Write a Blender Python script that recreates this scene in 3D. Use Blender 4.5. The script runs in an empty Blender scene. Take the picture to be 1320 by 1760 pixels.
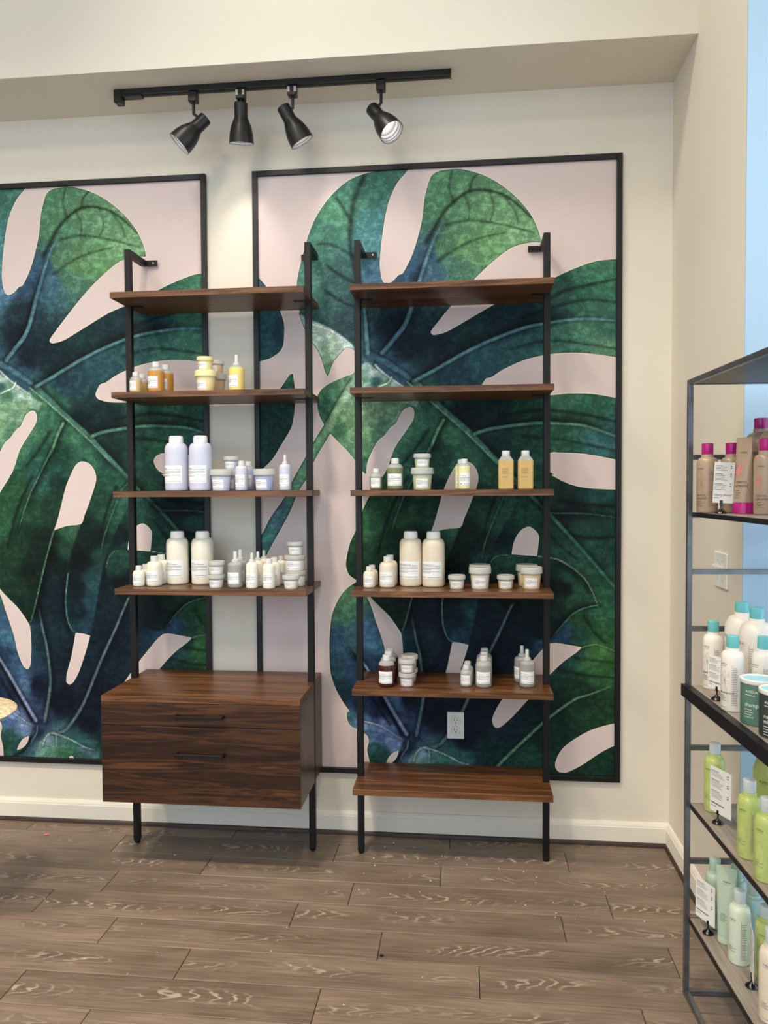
import bpy, bmesh, math, random
import numpy as np
from mathutils import Vector, Matrix

# ------------------------------------------------------------------ camera, sky, lamps, exposure
scene = bpy.context.scene
COL = scene.collection
cd = bpy.data.cameras.new('camera')
cam = bpy.data.objects.new('camera', cd)
COL.objects.link(cam)
cam.matrix_world = Matrix((
    (0.99434876, 0.00196399, 0.10614466, 0.25047),
    (0.10602347, 0.03284144, -0.99382114, -3.20084),
    (-0.0054378, 0.99945864, 0.03244762, 1.47260),
    (0, 0, 0, 1)))
cd.sensor_fit = 'VERTICAL'
cd.sensor_height = 24.0
cd.lens = 1322.88 * 24.0 / 1760.0
cd.clip_start = 0.02
scene.camera = cam

world = bpy.data.worlds.new('sky')
scene.world = world
world.use_nodes = True
wb = world.node_tree.nodes['Background']
wb.inputs['Color'].default_value = (0.74, 0.86, 1.0, 1)
wb.inputs['Strength'].default_value = 2.3

def area_lamp(name, loc, size, power, color, target=None, spread=170):
    l = bpy.data.lights.new(name, 'AREA')
    l.shape = 'DISK'
    l.size = size
    l.energy = power
    l.color = color
    l.spread = math.radians(spread)
    o = bpy.data.objects.new(name, l)
    COL.objects.link(o)
    o.location = loc
    d = (Vector(target) - Vector(loc)) if target else Vector((0, 0, -1))
    o.rotation_euler = d.to_track_quat('-Z', 'Y').to_euler()
    return o

WARM = (1.0, 0.86, 0.68)
area_lamp('ceiling_lamp', (-2.4, -2.5, 4.52), 0.30, 15.5, WARM, (-1.9, -0.9, 0.0), 80)
area_lamp('ceiling_lamp', (-0.9, -2.5, 4.52), 0.30, 15, WARM, (-0.7, -0.9, 0.0), 80)
area_lamp('ceiling_lamp', (0.40, -2.5, 4.52), 0.30, 9.5, WARM, (0.35, -0.9, 0.0), 80)
area_lamp('ceiling_lamp', (-0.9, -1.3, 4.52), 0.40, 10, (1.0, 0.93, 0.83), (1.1, -0.6, 1.4), 100)
area_lamp('ceiling_lamp', (-1.6, -4.3, 4.52), 1.2, 72, WARM)

vs = scene.view_settings
vs.view_transform = 'Standard'
vs.look = 'None'
vs.gamma = 1.0
vs.use_curve_mapping = False
vs.exposure = 0.14

# ------------------------------------------------------------------ helpers
def s2l(c):
    out = []
    for v in c[:3]:
        v = v / 255.0
        out.append(v / 12.92 if v <= 0.04045 else ((v + 0.055) / 1.055) ** 2.4)
    return tuple(out)

def rgba(c):
    return s2l(c) + (1.0,)

class NT:
    def __init__(self, name):
        self.m = bpy.data.materials.new(name)
        self.m.use_nodes = True
        self.t = self.m.node_tree
        self.t.nodes.clear()
        self.out = self.t.nodes.new('ShaderNodeOutputMaterial')
    def n(self, typ, **kw):
        nd = self.t.nodes.new(typ)
        for k, v in kw.items():
            if k.startswith('i_'):
                key = k[2:]
                key = int(key) if key.isdigit() else key.replace('_', ' ')
                nd.inputs[key].default_value = v
            else:
                setattr(nd, k, v)
        return nd
    def l(self, a, b):
        self.t.links.new(a, b)
    def math(self, op, a, b=None, c=None, clamp=False):
        nd = self.n('ShaderNodeMath', operation=op, use_clamp=clamp)
        for i, x in enumerate((a, b, c)):
            if x is None:
                continue
            if isinstance(x, (int, float)):
                nd.inputs[i].default_value = x
            else:
                self.l(x, nd.inputs[i])
        return nd.outputs[0]
    def mix(self, fac, a, b, mode='MIX'):
        nd = self.n('ShaderNodeMix', data_type='RGBA', blend_type=mode)
        for i, x in ((0, fac), (6, a), (7, b)):
            if isinstance(x, (int, float)):
                nd.inputs[i].default_value = x
            elif isinstance(x, tuple):
                nd.inputs[i].default_value = x if len(x) == 4 else x + (1,)
            else:
                self.l(x, nd.inputs[i])
        return nd.outputs[2]
    def noise(self, vec, scale, detail=3, rough=0.5, dist=0.0):
        nd = self.n('ShaderNodeTexNoise')
        nd.inputs['Scale'].default_value = scale
        nd.inputs['Detail'].default_value = detail
        nd.inputs['Roughness'].default_value = rough
        nd.inputs['Distortion'].default_value = dist
        if vec is not None:
            self.l(vec, nd.inputs['Vector'])
        return nd.outputs['Fac']
    def coords(self, scale=(1, 1, 1), rnd=False, kind='Object'):
        tc = self.n('ShaderNodeTexCoord')
        mp = self.n('ShaderNodeMapping')
        mp.inputs['Scale'].default_value = scale
        v = tc.outputs[kind]
        if rnd:
            oi = self.n('ShaderNodeObjectInfo')
            mul = self.n('ShaderNodeVectorMath', operation='MULTIPLY')
            cmb = self.n('ShaderNodeCombineXYZ')
            r = oi.outputs['Random']
            self.l(self.math('MULTIPLY', r, 37.0), cmb.inputs[0])
            self.l(self.math('MULTIPLY', r, 11.3), cmb.inputs[1])
            self.l(self.math('MULTIPLY', r, 23.7), cmb.inputs[2])
            add = self.n('ShaderNodeVectorMath', operation='ADD')
            self.l(v, add.inputs[0]); self.l(cmb.outputs[0], add.inputs[1])
            v = add.outputs[0]
        self.l(v, mp.inputs['Vector'])
        return mp.outputs[0]
    def ramp(self, fac, stops):
        nd = self.n('ShaderNodeValToRGB')
        e = nd.color_ramp.elements
        while len(e) < len(stops):
            e.new(0.5)
        for el, (p, c) in zip(e, stops):
            el.position = p
            el.color = c if len(c) == 4 else tuple(c) + (1,)
        self.l(fac, nd.inputs[0])
        return nd.outputs[0]
    def bsdf(self, color=None, rough=0.5, metal=0.0, spec=0.5, bump=None, bump_s=0.2, bump_d=0.002, coat=0.0):
        b = self.n('ShaderNodeBsdfPrincipled')
        if isinstance(color, tuple):
            b.inputs['Base Color'].default_value = color if len(color) == 4 else color + (1,)
        elif color is not None:
            self.l(color, b.inputs['Base Color'])
        if isinstance(rough, (int, float)):
            b.inputs['Roughness'].default_value = rough
        else:
            self.l(rough, b.inputs['Roughness'])
        b.inputs['Metallic'].default_value = metal
        b.inputs['Specular IOR Level'].default_value = spec
        b.inputs['Coat Weight'].default_value = coat
        if bump is not None:
            bn = self.n('ShaderNodeBump')
            bn.inputs['Strength'].default_value = bump_s
            bn.inputs['Distance'].default_value = bump_d
            self.l(bump, bn.inputs['Height'])
            self.l(bn.outputs[0], b.inputs['Normal'])
        self.l(b.outputs[0], self.out.inputs['Surface'])
        return b

def plain(name, c, rough=0.5, metal=0.0, spec=0.5, var=0.06, scale=30, bump=0.0, coat=0.0, spread=None):
    t = NT(name)
    nz = t.noise(t.coords(), scale, 3)
    base = s2l(c)
    lo = tuple(max(0, v * (1 - var)) for v in base)
    hi = tuple(min(1, v * (1 + var)) for v in base)
    col = t.ramp(nz, [(0.3, lo), (0.7, hi)])
    t.bsdf(col, rough, metal, spec, nz if bump else None, bump, 0.001, coat)
    return t.m

def translucent(name, c, alpha, rough=0.25, var=0.05):
    t = NT(name)
    nz = t.noise(t.coords(), 25, 2)
    base = s2l(c)
    col = t.ramp(nz, [(0.3, tuple(v * (1 - var) for v in base)), (0.7, tuple(min(1, v * (1 + var)) for v in base))])
    b = t.bsdf(col, rough)
    tr = t.n('ShaderNodeBsdfTransparent')
    tr.inputs['Color'].default_value = tuple(0.5 + 0.5 * v for v in base) + (1,)
    mx = t.n('ShaderNodeMixShader')
    mx.inputs[0].default_value = alpha
    t.l(tr.outputs[0], mx.inputs[1])
    t.l(b.outputs[0], mx.inputs[2])
    t.l(mx.outputs[0], t.out.inputs['Surface'])
    return t.m

def emit(name, c, strength):
    t = NT(name)
    e = t.n('ShaderNodeEmission')
    e.inputs['Color'].default_value = rgba(c)
    e.inputs['Strength'].default_value = strength
    t.l(e.outputs[0], t.out.inputs['Surface'])
    return t.m

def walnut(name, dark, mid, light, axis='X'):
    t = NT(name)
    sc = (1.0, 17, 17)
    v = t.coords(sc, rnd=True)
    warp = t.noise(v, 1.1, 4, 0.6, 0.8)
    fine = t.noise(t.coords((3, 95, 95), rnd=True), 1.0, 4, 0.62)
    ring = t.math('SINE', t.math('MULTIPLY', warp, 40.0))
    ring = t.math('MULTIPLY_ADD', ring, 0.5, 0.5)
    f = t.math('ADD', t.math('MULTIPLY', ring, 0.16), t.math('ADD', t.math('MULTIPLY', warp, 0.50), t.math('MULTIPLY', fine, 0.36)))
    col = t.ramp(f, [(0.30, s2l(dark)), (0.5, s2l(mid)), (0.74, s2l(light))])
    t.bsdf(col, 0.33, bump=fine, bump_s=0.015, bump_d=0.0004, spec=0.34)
    return t.m

def link(name, mesh, parent=None, mat=None):
    o = bpy.data.objects.new(name, mesh)
    COL.objects.link(o)
    if parent is not None:
        o.parent = parent
    if mat is not None and not mesh.materials:
        mesh.materials.append(mat)
    return o

def empty(name, loc=(0, 0, 0), rz=0.0):
    o = bpy.data.objects.new(name, None)
    COL.objects.link(o)
    o.location = loc
    o.rotation_euler = (0, 0, rz)
    o.empty_display_size = 0.05
    return o

def tag(o, label=None, cat=None, group=None, kind=None):
    if label: o['label'] = label
    if cat: o['category'] = cat
    if group: o['group'] = group
    if kind: o['kind'] = kind
    return o

class MB:
    """mesh builder: boxes, lathes, tubes, prisms"""
    def __init__(self):
        self.v = []; self.f = []; self.mi = []; self.smooth = False
    def add(self, vs, fs, mi=0):
        b = len(self.v)
        self.v += [tuple(p) for p in vs]
        for f in fs:
            self.f.append(tuple(b + i for i in f)); self.mi.append(mi)
        return self
    def box(self, x0, x1, y0, y1, z0, z1, mi=0, bev=0.0):
        if x0 > x1: x0, x1 = x1, x0
        if y0 > y1: y0, y1 = y1, y0
        if z0 > z1: z0, z1 = z1, z0
        if bev <= 0:
            vs = [(x, y, z) for x in (x0, x1) for y in (y0, y1) for z in (z0, z1)]
            fs = [(0, 1, 3, 2), (4, 6, 7, 5), (0, 4, 5, 1), (2, 3, 7, 6), (0, 2, 6, 4), (1, 5, 7, 3)]
            return self.add(vs, fs, mi)
        bm = bmesh.new()
        bmesh.ops.create_cube(bm, size=1)
        for q in bm.verts:
            q.co = Vector(((q.co.x + .5) * (x1 - x0) + x0, (q.co.y + .5) * (y1 - y0) + y0, (q.co.z + .5) * (z1 - z0) + z0))
        bmesh.ops.bevel(bm, geom=list(bm.edges), offset=bev, segments=1, affect='EDGES', profile=0.5)
        bm.verts.index_update()
        self.add([q.co for q in bm.verts], [[w.index for w in f.verts] for f in bm.faces], mi)
        bm.free()
        return self
    def lathe(self, prof, seg=28, mi=0, cap0=True, cap1=True, mis=None, c=(0, 0, 0)):
        n = len(prof)
        vs = []
        for r, z in prof:
            for k in range(seg):
                a = 2 * math.pi * k / seg
                vs.append((c[0] + r * math.cos(a), c[1] + r * math.sin(a), c[2] + z))
        b = len(self.v)
        self.v += vs
        for i in range(n - 1):
            for k in range(seg):
                k2 = (k + 1) % seg
                self.f.append((b + i * seg + k, b + i * seg + k2, b + (i + 1) * seg + k2, b + (i + 1) * seg + k))
                self.mi.append(mis[i] if mis else mi)
        if cap0:
            self.f.append(tuple(b + k for k in reversed(range(seg)))); self.mi.append(mis[0] if mis else mi)
        if cap1:
            self.f.append(tuple(b + (n - 1) * seg + k for k in range(seg))); self.mi.append(mis[-1] if mis else mi)
        return self
    def tube(self, pts, r, seg=10, mi=0, cap=True):
        pts = [Vector(p) for p in pts]
        rings = []
        for i, p in enumerate(pts):
            d = (pts[min(i + 1, len(pts) - 1)] - pts[max(i - 1, 0)]).normalized()
            u = d.orthogonal().normalized() if i == 0 else (rings[-1][1] - d * rings[-1][1].dot(d)).normalized()
            w = d.cross(u)
            rr = r[i] if isinstance(r, (list, tuple)) else r
            rings.append(([p + (u * math.cos(2 * math.pi * k / seg) + w * math.sin(2 * math.pi * k / seg)) * rr for k in range(seg)], u))
        b = len(self.v)
        for ring, _ in rings:
            self.v += [tuple(q) for q in ring]
        for i in range(len(pts) - 1):
            for k in range(seg):
                k2 = (k + 1) % seg
                self.f.append((b + i * seg + k, b + i * seg + k2, b + (i + 1) * seg + k2, b + (i + 1) * seg + k)); self.mi.append(mi)
        if cap:
            self.f.append(tuple(b + k for k in reversed(range(seg)))); self.mi.append(mi)
            e = b + (len(pts) - 1) * seg
            self.f.append(tuple(e + k for k in range(seg))); self.mi.append(mi)
        return self
    def extrude(self, prof, axis, a0, a1, mi=0):
        """prof: list of 2D points; axis 'X' -> points are (y,z); 'Y' -> (x,z); 'Z' -> (x,y)"""
        def P(p, a):
            return {'X': (a, p[0], p[1]), 'Y': (p[0], a, p[1]), 'Z': (p[0], p[1], a)}[axis]
        n = len(prof)
        vs = [P(p, a0) for p in prof] + [P(p, a1) for p in prof]
        fs = [(i, (i + 1) % n, n + (i + 1) % n, n + i) for i in range(n)]
        fs += [tuple(reversed(range(n))), tuple(range(n, 2 * n))]
        return self.add(vs, fs, mi)
    def xf(self, M):
        self.v = [tuple(M @ Vector(p)) for p in self.v]
        return self
    def mesh(self, name, mats, smooth=None):
        me = bpy.data.meshes.new(name)
        me.from_pydata(self.v, [], self.f)
        for m in (mats if isinstance(mats, (list, tuple)) else [mats]):
            me.materials.append(m)
        me.polygons.foreach_set('material_index', self.mi)
        bm = bmesh.new(); bm.from_mesh(me)
        bmesh.ops.recalc_face_normals(bm, faces=bm.faces)
        bm.to_mesh(me); bm.free()
        if smooth is not None:
            me.polygons.foreach_set('use_smooth', [True] * len(me.polygons))
            me.set_sharp_from_angle(angle=math.radians(smooth))
        me.update()
        return me
    def build(self, name, mats, parent=None, smooth=None):
        return link(name, self.mesh(name, mats, smooth), parent)

# ------------------------------------------------------------------ materials
def wall_mat(name, c):
    t = NT(name)
    nz = t.noise(t.coords(), 240, 3, 0.6)
    big = t.noise(t.coords(), 1.3, 2)
    base = s2l(c)
    col = t.ramp(big, [(0.3, tuple(v * 0.97 for v in base)), (0.7, tuple(min(1, v * 1.02) for v in base))])
    t.bsdf(col, 0.75, bump=nz, bump_s=0.06, bump_d=0.001)
    return t.m

M_WALL = wall_mat('wall_paint_warm_white', (229, 220, 204))
M_TRIM = wall_mat('trim_paint_white', (234, 227, 214))
M_BLACK = plain('powder_coated_black_steel', (21, 19, 18), 0.5, 0.0, 0.3, 0.10, 60, 0.05)
M_FRAME = plain('black_frame_wood', (16, 16, 16), 0.42, 0.0, 0.4, 0.12, 50)
M_TRACK = plain('satin_black_metal', (22, 22, 23), 0.38, 0.0, 0.5, 0.1, 60)
M_SILVER = plain('silver_sticker', (190, 188, 180), 0.35, 0.3, 0.5)
M_BAFFLE = plain('grey_lamp_baffle', (150, 150, 156), 0.4)
M_WALNUT = walnut('walnut_shelf_board', (54, 32, 17), (94, 60, 34), (140, 95, 58))
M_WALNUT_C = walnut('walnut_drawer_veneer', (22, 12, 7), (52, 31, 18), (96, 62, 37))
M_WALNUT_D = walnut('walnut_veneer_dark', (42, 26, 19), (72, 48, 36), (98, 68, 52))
M_STEEL = plain('brushed_dark_steel', (118, 119, 123), 0.36, 0.8, 0.5, 0.22, 18, 0.04)
M_STEELB = plain('blackened_steel_edge', (28, 27, 29), 0.4, 0.3, 0.5, 0.12, 20)
M_PLATE = plain('white_wall_plate', (232, 230, 224), 0.35)
M_DARK = plain('dark_slot', (18, 17, 16), 0.6)
M_PAPER = plain('white_label_paper', (240, 240, 240), 0.65, var=0.015)
M_CARD = plain('white_card', (236, 234, 228), 0.6, var=0.015)
M_INK = plain('grey_print_ink', (120, 122, 126), 0.7)
M_INKD = plain('dark_print_ink', (62, 62, 66), 0.7)
M_WICKER = plain('seagrass_weave', (222, 204, 172), 0.8, 0, 0.3, 0.35, 70, 0.6)
M_GLOSSBLK = plain('glossy_black_plastic', (16, 15, 16), 0.12, 0, 0.6)
M_SHOE = plain('brown_shoe_moulding', (64, 49, 40), 0.5, 0, 0.4, 0.25, 14)
M_SUBFLOOR = plain('dark_subfloor', (38, 32, 28), 0.8)

def shelf_laminate():
    t = NT('grey_wood_laminate')
    v = t.coords((60, 3, 3))
    n1 = t.noise(v, 2.0, 4, 0.6)
    col = t.ramp(n1, [(0.3, s2l((128, 116, 106))), (0.7, s2l((164, 152, 141)))])
    t.bsdf(col, 0.35)
    return t.m
M_LAM = shelf_laminate()

def plank_mat():
    t = NT('cerused_oak_plank')
    tc = t.n('ShaderNodeTexCoord')
    oi = t.n('ShaderNodeObjectInfo')
    r = oi.outputs['Random']
    sep = t.n('ShaderNodeSeparateXYZ'); t.l(tc.outputs['Object'], sep.inputs[0])
    x = t.math('ADD', sep.outputs[0], t.math('MULTIPLY', r, 17.3))
    y = sep.outputs[1]
    cmb = t.n('ShaderNodeCombineXYZ'); t.l(x, cmb.inputs[0]); t.l(y, cmb.inputs[1]); t.l(t.math('MULTIPLY', r, 9.0), cmb.inputs[2])
    def sc(s):
        mp = t.n('ShaderNodeMapping'); mp.inputs['Scale'].default_value = s
        t.l(cmb.outputs[0], mp.inputs[0]); return mp.outputs[0]
    wob = t.noise(sc((3.0, 14, 1)), 1.0, 3, 0.55)
    cen = t.math('MULTIPLY', t.math('SUBTRACT', t.noise(sc((1.6, 0.0, 1)), 1.0, 1), 0.5), 0.09)
    yy = t.math('SUBTRACT', y, cen)
    para = t.math('MULTIPLY', t.math('MULTIPLY', yy, yy), 2600.0)
    ph = t.math('ADD', t.math('MULTIPLY', x, 46.0), t.math('ADD', para, t.math('MULTIPLY', wob, 24.0)))
    s = t.math('SINE', t.math('MULTIPLY', ph, 1.9))
    line = t.math('SMOOTH_MAX', t.math('MULTIPLY', t.math('SUBTRACT', s, 0.50), 2.2), 0.0, 0.05)
    band = t.math('SUBTRACT', 1.0, t.math('MULTIPLY', t.math('ABSOLUTE', yy), 26.0), clamp=True)
    patch = t.noise(sc((3.2, 7, 1)), 1.0, 2)
    pm = t.math('MULTIPLY', t.math('SUBTRACT', patch, 0.44), 6.0, clamp=True)
    lm = t.math('MULTIPLY', t.math('MULTIPLY', line, band), t.math('MULTIPLY', pm, 0.95), clamp=True)
    streak = t.noise(sc((5, 120, 1)), 1.0, 4, 0.65)
    cloud = t.noise(sc((2.2, 9, 1)), 1.0, 4, 0.6)
    f = t.math('ADD', t.math('MULTIPLY', streak, 0.5), t.math('MULTIPLY', cloud, 0.5))
    col = t.ramp(f, [(0.30, s2l((86, 72, 61))), (0.5, s2l((122, 105, 91))), (0.72, s2l((154, 135, 118)))])
    tone = t.math('MULTIPLY_ADD', r, 0.26, 0.87)
    mul = t.n('ShaderNodeVectorMath', operation='SCALE'); t.l(col, mul.inputs[0]); t.l(tone, mul.inputs[3])
    core = t.math('MULTIPLY', t.math('MULTIPLY', band, pm), 0.30, clamp=True)
    c2 = t.mix(core, mul.outputs[0], s2l((72, 58, 50)))
    c3 = t.mix(lm, c2, s2l((178, 164, 148)))
    t.bsdf(c3, t.math('MULTIPLY_ADD', streak, 0.2, 0.36), bump=streak, bump_s=0.12, bump_d=0.001)
    return t.m
M_PLANK = plank_mat()

def floor_far_mat():
    t = NT('plank_floor_beyond')
    br = t.n('ShaderNodeTexBrick')
    br.inputs['Scale'].default_value = 1.0
    br.inputs['Brick Width'].default_value = 0.914
    br.inputs['Row Height'].default_value = 0.1525
    br.inputs['Mortar Size'].default_value = 0.0012
    br.offset = 0.35
    br.inputs['Color1'].default_value = rgba((112, 94, 78)); br.inputs['Color2'].default_value = rgba((96, 79, 65))
    br.inputs['Mortar'].default_value = rgba((40, 33, 28))
    t.l(t.coords(), br.inputs['Vector'])
    st = t.noise(t.coords((5, 110, 1)), 1.0, 4)
    col = t.mix(0.3, br.outputs[0], t.ramp(st, [(0.3, s2l((70, 58, 48))), (0.7, s2l((150, 130, 110)))]))
    t.bsdf(col, 0.45)
    return t.m
M_FLOORFAR = floor_far_mat()

# ------------------------------------------------------------------ room shell
XW, YS, ZS = 1.0687, -0.330, 3.066          # right wall plane, soffit front, soffit underside
YE, YN = -0.810, -3.70                       # window bay from YE towards the room
XG, ZH, CEIL = 1.62, 3.02, 4.60
XL, YB = -4.6, -5.6
def struct(name, mb, mats, smooth=None):
    o = mb.build(name, mats, None, smooth)
    o['kind'] = 'structure'
    return o
struct('wall_back', MB().box(XL - .12, XW + .7, 0, 0.12, -0.05, CEIL), M_WALL)
struct('wall_right', MB().box(XW, XW + .70, YE, -0.0002, -0.05, CEIL).box(XW, XW + .70, YB, YN, -0.05, CEIL).box(XW, XW + .70, YN, YE, ZH, CEIL), M_WALL)
struct('trim_3', MB().box(XW + .0005, XW + .69, YE - .006, YE - .0002, 0.0, ZH), wall_mat('reveal_paint_skylight_tint', (176, 203, 222)))  # white window reveal; the blue of the skylight is put into its colour
struct('wall_left', MB().box(XL - .12, XL, YB, 0, -0.05, CEIL), M_WALL)
RX0, RX1, RZ0, RZ1 = -4.4, 1.0, 0.10, 4.2     # unseen shop front opening behind the camera, added and enlarged for frontal daylight
struct('wall_rear', MB().box(XL - .12, RX0, YB - .12, YB, -0.05, CEIL).box(RX1, XW + .7, YB - .12, YB, -0.05, CEIL).box(RX0, RX1, YB - .12, YB, RZ1, CEIL).box(RX0, RX1, YB - .12, YB, -0.05, RZ0), M_WALL)
struct('ceiling', MB().box(XL - .12, XW + .7, YB - .12, 0.12, CEIL, CEIL + .1), M_WALL)
struct('ceiling_soffit', MB().box(XL, XW - 0.0002, YS, -0.0002, ZS, CEIL - 0.0002), M_WALL)

# window in the bay: frame, mullions and panes
wf = MB()
for yy in (YE - .03, YE - .98, YE - 1.93, YN + .03):
    wf.box(XG - .03, XG + .03, yy - .03, yy + .03, 0.0, ZH)
for zz in (0.04, ZH - .04):
    wf.box(XG - .03, XG + .03, YN, YE, zz - .04, zz + .04)
w1 = struct('window_1', wf, plain('dark_window_frame', (60, 62, 64), 0.4))
tg = NT('window_glass')
g1 = tg.n('ShaderNodeBsdfTransparent'); g1.inputs[0].default_value = (0.94, 0.97, 0.98, 1)
g2 = tg.n('ShaderNodeBsdfGlossy'); g2.inputs['Roughness'].default_value = 0.02
gn = tg.noise(tg.coords(), 3, 2)
gm = tg.n('ShaderNodeMixShader')
tg.l(tg.math('MULTIPLY_ADD', gn, 0.02, 0.04), gm.inputs[0])
tg.l(g1.outputs[0], gm.inputs[1]); tg.l(g2.outputs[0], gm.inputs[2]); tg.l(gm.outputs[0], tg.out.inputs[0])
M_GLASS = tg.m
for k in range(3):
    a = YE - .06 - .95 * k
    b = a - .89 if k < 2 else YN + .06
    MB().box(XG - .004, XG + .004, b, a, 0.08, ZH - .08).build('pane', M_GLASS, w1)
po = bpy.data.lights.new('window_portal', 'AREA'); po.shape = 'RECTANGLE'
po.size = YE - YN; po.size_y = ZH; po.cycles.is_portal = True
pob = bpy.data.objects.new('window_portal', po); COL.objects.link(pob)
pob.location = (XG + .1, (YE + YN) / 2, ZH / 2)
pob.rotation_euler = Vector((-1, 0, 0)).to_track_quat('-Z', 'Z').to_euler()

w2f = MB()
for k in range(4):
    xx = RX0 + .03 + (RX1 - RX0 - .06) * k / 3
    w2f.box(xx - .03, xx + .03, YB - .09, YB - .03, RZ0, RZ1)
w2f.box(RX0, RX1, YB - .09, YB - .03, RZ0, RZ0 + .06).box(RX0, RX1, YB - .09, YB - .03, RZ1 - .06, RZ1)
w2 = struct('window_2', w2f, w1.data.materials[0])
for k in range(3):
    a = RX0 + .06 + (RX1 - RX0 - .06) * k / 3
    MB().box(a, a + (RX1 - RX0 - .06) / 3 - .06, YB - .064, YB - .056, RZ0 + .06, RZ1 - .06).build('pane', M_GLASS, w2)
po = bpy.data.lights.new('window_portal', 'AREA'); po.shape = 'RECTANGLE'
po.size = RX1 - RX0; po.size_y = RZ1 - RZ0; po.cycles.is_portal = True
pob = bpy.data.objects.new('window_portal', po); COL.objects.link(pob)
pob.location = ((RX0 + RX1) / 2, YB - .2, (RZ0 + RZ1) / 2)
pob.rotation_euler = Vector((0, 1, 0)).to_track_quat('-Z', 'Z').to_euler()

# baseboards with an ogee top and the brown shoe moulding
BP = [(0, .018), (-.015, .018), (-.015, .0775), (-.0125, .0795), (-.0125, .083), (-.0105, .088), (-.0065, .0935), (-.0045, .097), (0, .097)]
struct('baseboard_back', MB().extrude(BP, 'X', XL, XW - .0005), M_TRIM, 30)
struct('baseboard_right', MB().extrude([(XW + p[0], p[1]) for p in BP], 'Y', YE, -.0155), M_TRIM, 30)
SH = [(-.0005, 0.0005), (-.022, 0.0005), (-.0215, .008), (-.019, .014), (-.0145, .0178), (-.0005, .0178)]
struct('trim_1', MB().extrude(SH, 'X', XL, XW - .0005), M_SHOE, 40)
struct('trim_2', MB().extrude([(XW + p[0], p[1]) for p in SH], 'Y', YE, -.0225), M_SHOE, 40)

# floor: slab, then single planks 914 x 152 mm where the photograph shows them
fl = struct('floor', MB().box(XL, XG + .1, YB, 0.0, -.10, -.009), M_SUBFLOOR)
FAR = -2.5415
MB().box(XL, XG + .1, YB, FAR, -.009, 0.0).build('floor_field', M_FLOORFAR, fl)
MB().box(XL, -3.2, FAR, -.0005, -.009, 0.0).build('floor_field', M_FLOORFAR, fl)
PL, PW = 0.9142, 0.1525
offs = [-.733, -1.188, -.762, -1.082, -1.258, -.943, -.627, -1.091, -.809, -1.19, -.68, -.99, -1.27, -.85, -1.12, -.72, -1.0]
plank_cache = {}
def plank_mesh(L, W):
    k = (round(L, 3), round(W, 3))
    if k not in plank_cache:
        plank_cache[k] = MB().box(-L / 2, L / 2, -W / 2, W / 2, -.009, 0, bev=.0012).mesh('floor_plank', M_PLANK)
    return plank_cache[k]
random.seed(4)
for r_ in range(17):
    y1 = -.0005 if r_ == 0 else -.1012 - PW * (r_ - 1)
    y0 = -.1012 - PW * r_
    xs = offs[r_] - 3 * PL
    while xs < XG:
        a, b = max(xs, -3.2), min(xs + PL, XG + .1)
        if b - a > .02:
            g = .0011
            o = link('floor_plank', plank_mesh(b - a - 2 * g, y1 - y0 - 2 * g), fl)
            o.location = ((a + b) / 2, (y0 + y1) / 2, 0)
        xs += PL

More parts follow.
